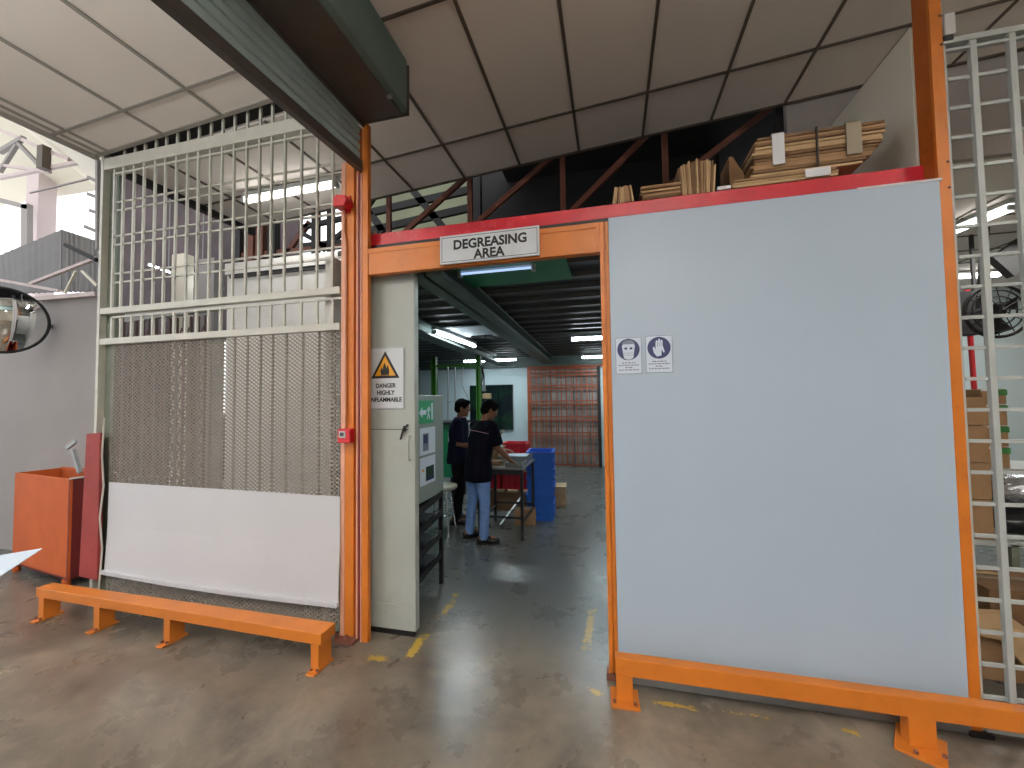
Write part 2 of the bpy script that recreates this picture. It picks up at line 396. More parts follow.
# ============================================== front frame, header and panel
dh = thing('door_frame', 'orange steel door frame with deep header around the degreasing area doorway', 'door frame', (-.8, 0, 0))
q = B(-1.61, -.05, -.005, .05, 2.475, 2.655); q.build('header', 'orange_paint', dh, bev=.004)
q = MB(); q.box(-1.61, -.07, -.010, -.004, 2.622, 2.655); q.box(-.07, -.05, -.010, -.004, 2.475, 2.655)
q.build('header_rim', 'orange_paint', dh, bev=.002)
q = MB(); q.box(-.05, -.026, -.01, .04, 0.03, 2.655); q.box(-.02, .001, -.006, .04, 0.03, 2.655); q.box(-.028, -.018, .004, .04, 0.03, 2.655); q.box(-.01, .03, .022, .04, 0.03, 2.64)
q.build('jamb', 'orange_paint', dh, bev=.002)
MB().box(-.065, .0, -.02, .05, 0, .035).build('foot_plate', 'rust', dh)

pl = thing('column', 'tall orange channel column between the mesh panel and the shutter end', 'column', (-1.75, 0, 0))
q = MB(); q.box(-1.796, -1.728, .0, .09, .02, 3.56); q.build('flange', 'orange_paint', pl, bev=.003)
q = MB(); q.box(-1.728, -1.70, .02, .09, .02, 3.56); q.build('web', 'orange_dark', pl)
MB().box(-1.83, -1.69, -.06, .11, 0, .02).build('base_plate', 'rust', pl)
for dx in (-.11, -.03): MB().tube([(-1.72 + dx, -.04, .02), (-1.72 + dx, -.04, .05)], .012, 8).build('anchor_bolt', 'rust', pl)
q = MB(); q.box(-1.828, -1.797, -.002, 0.02, .02, 3.3); q.build('edge_strip', 'salmon_paint', pl)

gr = thing('shutter_guide', 'narrow maroon roller shutter guide channel between two orange columns', 'shutter guide', (-1.68, 0, 0))
MB().box(-1.70, -1.69, -.01, .05, 0, 3.2).box(-1.668, -1.66, -.01, .05, 0, 3.2).build('channel_lip', 'salmon_paint', gr)
MB().box(-1.69, -1.672, .0, .05, 0, 3.2).build('channel_back', 'maroon_paint', gr)
q = MB(); q.box(-1.658, -1.612, -.008, .03, 0.0, 3.545)
tag(q.build('column', 'orange_paint', bev=.003), 'orange column at the left side of the doorway, reaching the shutter box', 'column')

rb = MB(); rb.box(-1.68, 1.604, .08, .09, 2.705, 2.795); rb.box(-1.68, 1.604, .09, .20, 2.783, 2.795); rb.box(-1.68, 1.604, .09, .20, 2.705, 2.717)
rb.prism([(0, 0), (.02, 0), (.02, .012), (0, .012)], (-1.68, .062, 2.705), (0, 1, 0), (0, 0, 1), (3.28, 0, 0))
tag(rb.build('steel_channel_beam', 'red_paint', bev=.002), 'long red painted steel beam above the doorway and white panel', 'beam')
struct(B(-1.6, 1.6, .06, .12, 2.64, 2.704).build('trim_7', 'black'))

wp = thing('wall_panel', 'big plain white wall panel filling the bay right of the doorway', 'panel', (.8, 0, 0))
MB().box(0.002, 1.597, -.03, .02, .045, 2.665).build('sheet', 'white_panel', wp, bev=.003)
MB().box(0.0, 1.60, -.028, .012, .005, .045).build('bottom_rail', 'steel', wp)
MB().box(1.25, 1.605, -.034, -.02, 2.655, 2.667).build('top_strip', 'white_board', wp)

rp = thing('column', 'orange steel column between the white panel and the right grille, rising to the ceiling', 'column', (1.64, 0, 0))
MB().box(1.599, 1.65, -.02, .0, .02, 4.12).build('flange', 'orange_paint', rp, bev=.002)
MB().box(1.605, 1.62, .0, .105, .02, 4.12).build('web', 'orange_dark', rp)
MB().box(1.59, 1.68, -.04, .12, 0, .02).build('base_plate', 'black', rp)
for z in (2.62, 2.75, 3.35, 3.5, 3.9): MB().tube([(1.64, -.022, z), (1.64, -.019, z)], .006, 8).build('bolt_hole', 'dark_frame', rp)
sn = thing('junction_box', 'small white plastic box fixed high on the right orange column', 'junction box', (1.7, 0, 3.37))
MB().box(1.655, 1.70, -.03, .02, 3.39, 3.50).build('body', 'white_plastic', sn, bev=.006)
MB().box(1.652, 1.69, -.025, .02, 3.365, 3.39).build('gland', 'black', sn)

# ------------------------------------------------ left grille with mesh
lg = thing('grille_panel', 'tall pale steel bar grille with expanded mesh below, left of the shutter', 'grille', (-3, 0, 0))
q = MB(); q.box(-4.165, -4.135, -.02, .06, 0, 3.74); q.build('post', 'grille_paint', lg, bev=.002)
q = MB(); q.box(-4.135, -4.035, .03, .05, 0, 3.6); q.build('post_web', 'grille_green', lg)
MB().box(-4.13, -1.83, -.02, .05, 3.592, 3.69).build('top_rail', 'grille_paint', lg, bev=.003)
MB().box(-4.13, -1.83, -.02, .03, 2.36, 2.41).build('middle_rail', 'grille_paint', lg, bev=.002)
MB().box(-4.13, -1.83, -.02, .03, 2.105, 2.155).build('middle_rail', 'grille_paint', lg, bev=.002)
MB().box(-4.02, -1.83, .0, .018, 2.325, 2.34).build('horizontal_bar', 'grille_paint', lg)
for z in (3.31, 3.24, 3.02, 2.945, 2.70, 2.625): MB().box(-4.03, -1.83, .006, .018, z - .006, z + .007).build('horizontal_bar', 'grille_paint', lg)
MB().box(-4.03, -1.83, -.005, .018, 3.545, 3.56).build('horizontal_bar', 'grille_paint', lg)
MB().box(-4.02, -1.83, -.01, .03, .05, .09).build('bottom_rail', 'grille_green', lg)
XS = [-4.03, -3.93, -3.81, -3.7, -3.58, -3.47, -3.355, -3.24, -3.13, -3.01, -2.895, -2.78, -2.66, -2.54, -2.43, -2.31, -2.165, -2.03, -1.9]
for x in XS:
    MB().box(x - .0078, x + .0078, -.008, .008, 2.40, 3.6).build('vertical_bar', 'grille_paint', lg)
    MB().box(x - .010, x + .008, -.002, .014, 2.13, 2.335).build('vertical_bar', 'grille_paint', lg)
    if x > -4.0:
        MB().box(x - .009, x + .009, -.004, .01, 3.69, ceil_z(x) + .02).build('vertical_bar', 'grille_paint', lg)
        MB().box(x - .006, x + .006, .022, .034, .09, 2.11).build('vertical_bar', 'mesh_metal', lg)
# expanded metal: one continuous diamond sheet
em = MB(); px, pz = .042, .029; x0, x1, z0, z1 = -4.02, -1.83, .09, 2.11
nx = int((x1 - x0) / px); nz = int((z1 - z0) / pz)
for i in range(nx):
    for j in range(nz):
        cx = x0 + px * (i + .5); cz = z0 + pz * (j + .5)
        for sx in (-1, 1):
            for sz in (-1, 1):
                a = (cx + sx * px / 2, cz); b_ = (cx, cz + sz * pz / 2)
                w_ = .0052
                em.add([(a[0], .0, a[1] - w_), (b_[0], .0, b_[1] - w_), (b_[0], .004, b_[1] + w_), (a[0], .004, a[1] + w_)], [(0, 1, 2, 3)])
em.build('expanded_mesh', 'mesh_metal', lg)
wb = thing('board', 'white sheet board covering the lower part of the mesh panel', 'board', (-2.9, -.03, .27))
n = 24; vs = []; fs = []
for i in range(n + 1):
    u = i / n; x = -3.99 + u * 2.165; sag = -.012 * math.sin(u * PI)
    for (yy, zz) in ((-.012, .975 - .022 * u), (-.014, .62), (-.03 - .01 * math.sin(u * PI), .275 - .03 * u + sag), (-.02, .270 - .03 * u + sag), (-.006, .62), (-.004, .975 - .022 * u)):
        vs.append((x, yy, zz))
for i in range(n):
    for j in range(6): fs.append((i * 6 + j, (i + 1) * 6 + j, (i + 1) * 6 + (j + 1) % 6, i * 6 + (j + 1) % 6))
fs += [tuple(range(6)), tuple(n * 6 + j for j in range(5, -1, -1))]
MB().add(vs, fs).build('sheet', 'white_board', wb)
q = MB()
for i in range(n):
    u, v = i / n, (i + 1) / n; f_ = lambda t: (-4.0 + t * 2.18, -.035 - .012 * math.sin(t * PI), .268 - .03 * t - .012 * math.sin(t * PI))
    q.bar(f_(u), f_(v), .03, .028)
q.build('bottom_lip', 'white_board', wb)

# ----------------------------------------------------- right white grille
rg = thing('grille_panel', 'white square-barred steel grille beside the right orange column', 'grille', (2.0, 0, 0))
MB().box(1.652, 2.7, -.02, .02, 3.35, 3.38).box(1.652, 2.7, -.012, .01, 3.315, 3.33).build('top_rail', 'grille_white', rg, bev=.002)
MB().box(1.651, 1.665, -.01, .02, .02, 3.35).build('side_rail', 'grille_white', rg)
for k in range(7):
    x = 1.775 + .152 * k
    MB().box(x - .013, x + .013, -.014, .012, .02, 3.36).build('vertical_bar', 'grille_white', rg, bev=.002)
z = 3.178
while z > .1:
    MB().box(1.675, 2.7, .0, .014, z - .008, z + .008).build('horizontal_bar', 'grille_white', rg); z -= .1505
MB().box(1.665, 2.7, -.02, .02, .02, .06).build('bottom_rail', 'grille_white', rg)

# -------------------------------------------------------- roller shutter
rs = thing('roller_shutter', 'grey-green slatted roller shutter raised overhead left of the doorway', 'shutter', (-1.66, 0, 3.2))
q = MB(); zz = 3.275
while zz < 3.72:
    q.prism([(0, 0), (.016, .006), (.022, .03), (.012, .052), (0, .06), (-.008, .06), (-.008, 0)], (-1.665, -6.5, zz), (1, 0, 0), (0, 0, 1), (0, 6.45, 0)); zz += .06
def tilt(o_):                                   # the curtain hangs a little lower towards the far jamb
    o_.v = [(x_, y_, z_ + .042 * y_ if z_ < 3.6 else z_) for x_, y_, z_ in o_.v]; return o_
tilt(q).build('slat_curtain', 'shutter_slat', rs, smooth=True)
tilt(MB().box(-1.69, -1.645, -6.5, -.02, 3.21, 3.275)).build('bottom_bar', 'shutter_dark', rs, bev=.003)
MB().box(-1.645, -1.63, -6.5, -.02, 3.515, 3.60).build('guide_lip', 'shutter_dark', rs)
bx = thing('shutter_housing', 'long dark green steel shutter box hanging under the ceiling', 'shutter box', (-1.5, 0, 3.55))
q = MB(); q.prism([(0, 0), (.33, 0), (.355, .02), (.355, ceil_z(-1.3) - 3.545 - .01), (0, ceil_z(-1.66) - 3.545 - .01)], (-1.655, -6.5, 3.545), (1, 0, 0), (0, 0, 1), (0, 6.47, 0))
q.build('casing', 'shutter_box', bx, bev=.003)
MB().box(-1.64, -1.335, -6.5, -.03, 3.538, 3.544).build('bottom_plate', 'shutter_dark', bx)
MB().box(-1.655, -1.29, -.03, -.015, 3.535, 3.88).build('end_plate', 'shutter_dark', bx)
MB().tube([(-1.33, -.20, 3.535), (-1.33, -.20, 3.55)], .018, 10).build('fixing', 'steel', bx)

# --------------------------------------------------------------- benches
def bench_leg(parent, x, y, w, d, zt, pw, pd, rot=0, mt='orange_paint'):
    MB().box(x - w / 2, x + w / 2, y - d / 2, y + d / 2, .012, zt).build('leg', mt, parent, bev=.003)
    Mr = Matrix.Rotation(rot, 3, 'Z')
    p = MB().obox((x, y - .01, .006), (pw, pd, .012), Mr).build('foot_plate', mt, parent, bev=.002)
    for s in (-1, 1): 
        v = Mr @ Vector((pw * .36, 0, 0)) * s
        MB().tube([(x + v.x, y - .01 - pd * .3, .012), (x + v.x, y - .01 - pd * .3, .024)], .009, 8).build('bolt', 'rust', p)
lb = thing('low_barrier_rail', 'low orange steel barrier bench bolted to the floor before the mesh panel', 'barrier', (-3, -.28, 0))
MB().hexa([(-4.25, -.295, .165), (-1.70, -.345, .165), (-1.70, -.215, .165), (-4.25, -.20, .165), (-4.25, -.295, .232), (-1.70, -.345, .232), (-1.70, -.215, .232), (-4.25, -.20, .232)]).build('top_rail', 'orange_paint', lb, bev=.004)
for x, y_ in ((-4.19, -.245), (-3.60, -.255), (-2.93, -.265), (-1.75, -.28)):
    bench_leg(lb, x, y_, .055, .10 if x < -2 else .115, .165, .06, .17)
    
rbn = thing('low_barrier_rail', 'low orange steel barrier rail bolted to the floor before the white panel', 'barrier', (.9, -.15, 0))
MB().box(-.015, 2.6, -.175, -.115, .135, .225).build('top_rail', 'orange_paint', rbn, bev=.004)
bench_leg(rbn, .03, -.145, .085, .06, .135, .145, .15, .04)
bench_leg(rbn, 1.325, -.145, .105, .06, .135, .17, .2, -.55)
bench_leg(rbn, 2.55, -.145, .105, .06, .135, .17, .2, 0)

# --------------------------------------------------------------- door leaf
dl = thing('door_leaf', 'pale grey sliding steel door leaf standing partly open behind the left column', 'door', (-1.5, .12, 0))
MB().box(-1.75, -1.318, .10, .16, .045, 2.62).build('panel', 'leaf_paint', dl, bev=.006)
MB().box(-1.75, -1.316, .095, .10, .10, .215).build('kick_plate', 'leaf_paint', dl, bev=.001)
MB().box(-1.75, -1.37, .0975, .10, 1.405, 1.409).build('seam', 'dark_frame', dl)
MB().box(-1.75, -1.34, .12, .15, .0, .045).build('bottom_roller', 'black', dl)
h_ = MB().tube([(-1.352, .10, 1.36), (-1.352, .07, 1.36), (-1.352, .07, 1.20), (-1.352, .10, 1.20)], .007, 8).build('handle', 'leaf_paint', dl, smooth=True)
MB().tube([(-1.37, .10, 1.44), (-1.39, .08, 1.42), (-1.40, .085, 1.39), (-1.38, .08, 1.40), (-1.385, .075, 1.43), (-1.42, .088, 1.34)], .007, 6).build('rope_tie', 'dark_frame', dl, smooth=True)

# ------------------------------------------------------------------ signs
def sign(name, label, cat, c, w, h, ny=-.004, mt='sign_white'):
    t = thing(name, label, cat, (c[0], c[1], c[2]))
    MB().box(c[0] - w / 2, c[0] + w / 2, c[1] + ny, c[1], c[2] - h / 2, c[2] + h / 2).build('board', mt, t, bev=.001)
    return t
def frame_lines(t, c, w, h, inset, lw, y, mt='black_ink'):
    a, b_ = w / 2 - inset, h / 2 - inset; q = MB(); yy0, yy1 = y - .001, y
    q.box(c[0] - a, c[0] + a, yy0, yy1, c[2] + b_ - lw, c[2] + b_); q.box(c[0] - a, c[0] + a, yy0, yy1, c[2] - b_, c[2] - b_ + lw)
    q.box(c[0] - a, c[0] - a + lw, yy0, yy1, c[2] - b_, c[2] + b_); q.box(c[0] + a - lw, c[0] + a, yy0, yy1, c[2] - b_, c[2] + b_)
    return q.build('border', mt, t)
AX, AZ = (1, 0, 0), (0, 0, 1)
c = (-.738, -.02, 2.577); s = sign('sign', 'white DEGREASING AREA sign fixed over the doorway header', 'sign', c, .655, .185, -.012)
frame_lines(s, c, .655, .185, .012, .003, c[1] - .012)
text('DEGREASING', .083, (c[0] + .008, c[1] - .0125, 2.576), AX, AZ, 'black_ink', s, bold=.0028, sx=.98)
text('AREA', .083, (c[0] + .005, c[1] - .0125, 2.505), AX, AZ, 'black_ink', s, bold=.0028, sx=.98)
# danger sign on the leaf
c = (-1.545, .0945, 1.765); s = sign('sign', 'DANGER HIGHLY FLAMMABLE notice with yellow flame triangle on the door leaf', 'sign', c, .30, .43, -.003)
frame_lines(s, c, .30, .43, .003, .002, c[1] - .003, 'text_grey')
tri = lambda r: [(-r * .866, -r * .5), (r * .866, -r * .5), (0, r)]
tq = MB().prism(tri(.128), (c[0] + .005, c[1] - .003, 1.828), AX, AZ, (0, -.001, 0)).build('triangle_border', 'black_ink', s)
MB().prism(tri(.093), (c[0] + .005, c[1] - .004, 1.828), AX, AZ, (0, -.001, 0)).build('yellow_triangle', 'sign_yellow', s)
fl = [(-.03, -.035), (-.036, -.005), (-.026, .02), (-.02, .0), (-.012, .03), (-.004, .052), (.006, .03), (.008, .01), (.016, .022), (.022, .036), (.028, .012), (.034, -.012), (.028, -.035)]
MB().prism(fl, (c[0] + .005, c[1] - .005, 1.822), AX, AZ, (0, -.001, 0)).build('flame_symbol', 'black_ink', s)
MB().box(c[0] - .03, c[0] + .04, c[1] - .006, c[1] - .005, 1.778, 1.784).build('flame_base', 'black_ink', s)
for k, tx in enumerate(('DANGER', 'HIGHLY', 'INFLAMMABLE')):
    text(tx, .043, (c[0] + .008, c[1] - .0035, 1.698 - k * .049), AX, AZ, 'black_ink', s, bold=.0012, sx=.90)
# two mandatory notices on the white panel
def notice(xc, zc, label):
    c = (xc, -.0305, zc); s = sign('safety_notice', label, 'safety notice', c, .146, .212, -.002, 'sign_paper')
    frame_lines(s, c, .146, .212, .001, .002, c[1] - .002, 'sign_blue')
    n = 36; poly = [(math.cos(2 * PI * k / n) * .062, math.sin(2 * PI * k / n) * .062) for k in range(n)]
    MB().prism(poly, (xc, c[1] - .002, zc + .036), AX, AZ, (0, -.001, 0)).build('blue_disc', 'sign_blue', s)
    for k, w in enumerate((.075, .115, .04, .11)):
        q = MB(); x = -w / 2
        while x < w / 2 - .004:
            l = random.uniform(.010, .022); q.box(xc + x, xc + min(x + l, w / 2), c[1] - .003, c[1] - .002, zc - .044 - k * .0135, zc - .038 - k * .0135); x += l + .004
        q.build('text_line', 'text_grey', s)
    return s, c
s, c = notice(.098, 1.845, 'blue and white notice with a masked face, left of the pair on the panel')
yq = c[1] - .003; zc = 1.881
MB().prism([(-.036, .02), (-.03, -.02), (-.026, -.048), (-.01, -.058), (.012, -.058), (.026, -.048), (.03, -.02), (.036, .02), (.03, .03), (-.03, .03)], (.098, yq, zc), AX, AZ, (0, -.0008, 0)).build('face_symbol', 'sign_paper', s)
MB().prism([(-.036, .02), (-.034, .04), (-.018, .053), (.018, .053), (.034, .04), (.036, .02), (.026, .028), (0, .03), (-.026, .028)], (.098, yq, zc), AX, AZ, (0, -.0006, 0)).build('hood_symbol', 'text_grey', s)
e8 = [(math.cos(2 * PI * k / 10) * .0085, math.sin(2 * PI * k / 10) * .007) for k in range(10)]
for sx in (-1, 1): MB().prism(e8, (.098 + sx * .0145, yq - .0008, zc + .006), AX, AZ, (0, -.0004, 0)).build('eye_symbol', 'sign_blue', s)
for zz in (-.022, -.034): MB().box(.072, .124, yq - .0012, yq - .0008, zc + zz, zc + zz + .002).build('mask_line', 'text_grey', s)
s, c = notice(.264, 1.848, 'blue and white notice with a gloved hand, right of the pair on the panel')
zc = 1.884
MB().prism([(-.012, -.05), (-.028, -.028), (-.034, .002), (-.026, .008), (-.018, -.008), (-.018, .03), (-.012, .046), (-.004, .034), (-.002, .05), (.006, .05), (.008, .034), (.014, .046), (.02, .04), (.02, .012), (.03, -.022), (.025, -.03), (.014, -.01), (.012, -.044)], (.264, yq, zc), AX, AZ, (0, -.0008, 0)).build('glove_symbol', 'sign_paper', s)
for dx in (-.009, .001, .011): MB().box(.264 + dx, .264 + dx + .002, yq - .0012, yq - .0008, zc + .008, zc + .032).build('finger_line', 'sign_blue', s)

# alarm boxes and conduit on the left column
a1 = thing('alarm_beacon', 'red alarm sounder box high on the left orange column', 'alarm', (-1.78, -.06, 3.0))
MB().prism([(0, 0), (.11, 0), (.14, .03), (.13, .075), (.04, .09), (-.0, .07)], (-1.83, -.09, 2.945), (.75, 0, 0), (0, 0, .9), (0, .08, 0)).build('body', 'alarm_red', a1, bev=.004)
MB().box(-1.80, -1.75, -.012, -.001, 2.93, 3.05).build('back_plate', 'alarm_red', a1)
a2 = thing('alarm_call_point', 'red fire alarm call point at mid height on the left column', 'alarm', (-1.78, -.06, 1.35))
bd = MB().box(-1.815, -1.715, -.055, -.001, 1.325, 1.42).build('body', 'alarm_red', a2, bev=.006)
MB().box(-1.80, -1.752, -.059, -.055, 1.36, 1.405).build('glass_face', 'lamp_housing', a2)
MB().box(-1.79, -1.763, -.061, -.059, 1.372, 1.395).build('push_area', 'black', a2)
tag(MB().tube([(-1.80, -.014, 2.95), (-1.80, -.014, 2.8), (-1.786, -.014, 2.72), (-1.786, -.014, 1.42)], .011, 8).build('conduit', 'salmon_paint', smooth=True), 'thin pale conduit running down the left column between the two red alarms', 'conduit')

# ------------------------------------------------------------ roof trusses
tr = thing('roof_truss', 'rusty steel roof truss showing above the red beam', 'truss', (-.5, 1.75, 2.75))
def br(a, b, w=.05, mt='rust', nm='brace', par=None): return MB().bar(a, b, w, .04, (0, 1, 0)).build(nm, mt, par or tr)
TY = 1.75
def tp(px, py): return tuple(wy(px, py, TY))
for p in (389, 470, 563, 666): 
    a = wy(p, 190, TY); br((a.x, TY, 2.8), (a.x, TY, 4.6), .055, nm='post')
def dg(a, b):
    a = wy(*a, TY); b = wy(*b, TY); d = (b - a).normalized(); br(a - d * ((a.z - 2.8) / d.z), b + d * .5, .055)
dg((405, 232), (463, 180)); dg((478, 222), (545, 163)); dg((575, 208), (642, 140)); dg((690, 170), (762, 115))
a = wy(370, 215, TY)
br((-3.2, TY, 3.05), (-2.65, TY, 3.6))
br((-3.2, TY, 2.78), (1.5, TY, 2.78), .06, nm='bottom_chord'); br((-3.2, TY, 4.62), (1.5, TY, 4.62), .06, nm='top_chord')
MB().box(1.50, 1.58, 1.6, 1.7, 2.73, 4.5).build('end_post', 'dark_frame', tr)
tr2 = thing('roof_truss', 'dark cross-braced frame before pale wall, seen above the doorway left', 'truss', (-3, 3, 2.75))
for (a, b_) in (((365, 232), (470, 208)), ((365, 214), (470, 190)), ((365, 262), (470, 236)), ((398, 172), (450, 236)), ((360, 200), (384, 232)), ((350, 232), (392, 168))):
    A, Bb = wy(*a, 3.2), wy(*b_, 3.2); MB().bar(A, Bb, .11, .06, (0, 1, 0)).build('brace', 'dark_frame', tr2)
A = wy(478, 200, 3.2); MB().box(A.x - .1, A.x + 0.05, 3.15, 3.25, 2.73, 5.2).build('post', 'dark_frame', tr2)
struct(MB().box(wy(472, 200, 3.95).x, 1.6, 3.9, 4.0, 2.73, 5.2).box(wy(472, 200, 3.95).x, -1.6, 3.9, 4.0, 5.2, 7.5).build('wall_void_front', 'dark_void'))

# --------------------------------------------- carton bundles on the ledge
def bundle_flat(name, label, x0, x1, y0, y1, z0, z1, n, taper=.0, mats=('box_brown', 'box_dark', 'box_pale'), rotz=0, skew=0.0):
    t = thing(name, label, 'carton bundle', ((x0 + x1) / 2, (y0 + y1) / 2, z0), 'flattened carton bundles on the ledge')
    h = (z1 - z0) / n
    for k in range(n):
        u = k / (n - 1); j0, j1, jy = random.uniform(-.012, .012), random.uniform(-.008, .008), random.uniform(-.008, .008)
        ex = skew * u - taper * (1 - min(1, u * 2)) * .3
        MB().hexa([(x0 + j0 + skew * u, y0 + jy, z0 + h * k), (x1 + j1 + ex, y0 + jy, z0 + h * k), (x1 + j1 + ex, y1, z0 + h * k), (x0 + j0 + skew * u, y1, z0 + h * k),
                   (x0 + j0 + skew * u, y0 + jy, z0 + h * (k + .82)), (x1 + j1 + ex, y0 + jy, z0 + h * (k + .82)), (x1 + j1 + ex, y1, z0 + h * (k + .82)), (x0 + j0 + skew * u, y1, z0 + h * (k + .82))]).build('flattened_carton', random.choice(mats), t)
    return t
LZ = 2.796
t = bundle_flat('carton_bundle', 'large taped bundle of flattened brown cartons at the right of the ledge', .80, 1.42, .08, .50, LZ + .055, LZ + .275, 13, taper=.25, skew=.03)
for (xa, xb, mt, nm) in ((.905, .965, 'tape_white', 'plastic_wrap'), (1.26, 1.33, 'tape_clear', 'packing_tape')):  # glare on the plastic wrap is put into its white colour
    MB().box(xa, xb, .060, .068, LZ + .10, LZ + .28).box(xa, xb, .060, .45, LZ + .276, LZ + .280).build(nm, mt, t)
MB().box(1.12, 1.128, .06, .07, LZ + .06, LZ + .28).build('string', 'dark_frame', t)
MB().prism([(0, 0), (.12, 0), (.02, .2), (-.0, .2)], (.72, .2, LZ + .056), (1, 0, 0), (0, 0, 1), (0, .2, 0)).build('loose_flap', 'box_dark', t)
t = bundle_flat('carton_bundle', 'thin flat stack of brown cartons lying under the large bundle', .70, 1.22, .08, .55, LZ + .002, LZ + .05, 4, mats=('box_brown', 'box_pale'))
MB().box(1.06, 1.18, .060, .064, LZ + .004, LZ + .05).build('paper_label', 'tape_white', t)
def bundle_upright(label, x0, x1, y0, y1, z0, h, n, lean=.0, hump=0):
    t = thing('carton_bundle', label, 'carton bundle', ((x0 + x1) / 2, y0, z0), 'flattened carton bundles on the ledge')
    w = (x1 - x0) / n
    for k in range(n):
        u = k / (n - 1); hh = h * (1 + hump * math.sin(u * PI) + random.uniform(-.05, .05)); xa = x0 + w * k; l = lean * h * (.5 - u)
        jy = random.uniform(-.006, .006)
        MB().hexa([(xa, y0 + jy, z0), (xa + w * .8, y0 + jy, z0), (xa + w * .8, y1, z0), (xa, y1, z0),
                   (xa + l, y0 + jy, z0 + hh), (xa + l + w * .8, y0 + jy, z0 + hh), (xa + l + w * .8, y1, z0 + hh), (xa + l, y1, z0 + hh)]).build('flattened_carton', random.choice(('box_brown', 'box_pale', 'box_dark', 'box_pale')), t)
    return t
bundle_upright('small upright bundle of folded cartons at the left end of the ledge', .03, .16, .08, .25, LZ, .10, 11, .3)
bundle_flat('carton_bundle', 'low pile of folded cartons between the two upright bundles', .20, .42, .08, .30, LZ, LZ + .085, 8)
t = bundle_upright('tall humped bundle of folded cartons in the middle of the ledge', .425, .61, .08, .35, LZ, .17, 15, -.15, .18)
MB().box(.62, .69, .07, .09, LZ + .001, LZ + .02).build('paper_slip', 'tape_white', t)

# ================================================ behind the left grille
b = ceil_poly(-4.21, -4.15, .10, 1.5, .09, -.06); struct(b.build('trim_8', 'dark_frame'))
def lamp(label, a, b, r=.02, mt='tube_lit', hw=.07, tubes=1, housing=True, hang=None, group=None):
    a = Vector(a); b = Vector(b); t = thing('fluorescent_lamp', label, 'lamp', tuple((a + b) / 2), group)
    d = (b - a).normalized(); sd = d.cross(Vector((0, 0, 1))).normalized()
    for k in range(tubes):
        o = sd * (.045 * (k - (tubes - 1) / 2) * 1.6)
        MB().tube([a + o, b + o], r, 10).build('tube', mt, t, smooth=True)
    if housing:
        up = Vector((0, 0, r + .03)); MB().bar(a - d * .03 + up, b + d * .03 + up, hw + .05 * (tubes - 1), .045).build('housing', 'lamp_housing', t, bev=.003)
    for e in (a - d * .012, b + d * .012):
        MB().bar(e - d * .012, e + d * .012, hw + .05 * (tubes - 1), .05).build('lamp_holder', 'lamp_housing', t)
    if hang:
        for u in (.15, .85):
            p = a.lerp(b, u); MB().tube([p + Vector((0, 0, .05)), p + Vector((0, 0, hang))], .006, 6).build('suspension_rod', 'steel', t)
    return t
lamp('bright twin fluorescent lamp on the ceiling seen through the upper left grille', fz(246, 201, 3.66), fz(335, 185, 3.72), .024, 'tube_warm', .07, 1)
# upper part of partition: dark gap and pale strip, dark void and posts
struct(B(-4.0, -1.9, 1.03, 1.05, 2.96, 3.0).build('trim_9', 'dark_frame'))
struct(B(-4.05, -1.9, 1.02, 1.07, 3.0, 3.12).build('trim_10', 'inner_panel'))
tr3 = thing('roof_truss', 'brown posts and dark braces above the grey partition, behind the left grille', 'truss', (-3, 2, 3))
for p, mt, w in ((240, 'dark_frame', .1), (252, 'rust', .14), (262, 'rust', .12), (274, 'dark_frame', .12), (316, 'dark_frame', .07), (331, 'dark_frame', .06)):
    A = wy(p, 240, 2.2); MB().box(A.x - w / 2, A.x + w / 2, 2.15, 2.25, 2.72, 4.3).build('post', mt, tr3)
for a, b_ in (((288, 252), (310, 222)), ((300, 232), (332, 250)), ((300, 228), (345, 218)), ((300, 246), (345, 242)), ((322, 250), (346, 230)), ((240, 256), (346, 246))):
    MB().bar(wy(*a, 2.2), wy(*b_, 2.2), .06, .05, (0, 1, 0)).build('brace', 'rust' if a[0] < 290 else 'dark_frame', tr3)
# folding lattice gate far left, and side wall, beams
lat = thing('folding_gate', 'dull brown folding lattice gate in the corridor behind the left grille', 'gate', (-6.4, 2, 0))
q = MB(); x0, x1, z0, z1 = -7.75, -5.42, .05, 2.85
k = 0; st = .13
x = x0
while x < x1:
    MB().box(x - .012, x + .012, 2.0, 2.03, z0, z1).build('upright', 'lattice_brown', lat); x += st * 1.0
zc_ = z0
while zc_ < z1 - .2:
    xx = x0
    while xx < x1 - st:
        q.bar((xx, 1.99, zc_), (xx + st, 1.99, zc_ + .24), .02, .006, (0, 1, 0)); q.bar((xx, 1.98, zc_ + .24), (xx + st, 1.98, zc_), .02, .006, (0, 1, 0)); xx += st
    zc_ += .24
q.build('lattice', 'lattice_brown', lat)
sl = [wy(219, 340, 4.6), wy(226, 415, 4.6)]
q = MB(); q.box(-12.0, sl[0].x, 4.6, 4.7, 0, 9); q.box(sl[0].x, sl[1].x, 4.6, 4.7, 0, sl[1].z); q.box(sl[0].x, sl[1].x, 4.6, 4.7, sl[0].z, 9); q.box(sl[1].x, -6.3, 4.6, 4.7, 0, 9); q.box(-6.3, -4.3, 4.6, 4.7, 0, 2.9)
struct(q.build('wall_corridor', mat('brown_wall', (84, 72, 74), .85, var=.35, scale=1.5)))
tag(B(-6.65, -6.4, 2.35, 2.5, 0, 3.95).build('column', 'pvc_cream'), 'cream column far behind the top left corner of the grille', 'column')
tag(B(-6.05, -5.75, 2.3, 2.45, 0, 3.8).build('column', 'grey_wall'), 'grey square column far behind the upper left grille', 'column')
tag(MB().bar((-7.3, 2.2, 2.95), (-3.95, 1.6, 2.90), .1, .13).build('roof_beam', 'grille_paint'), 'pale horizontal beam behind the left grille above the lattice', 'beam')
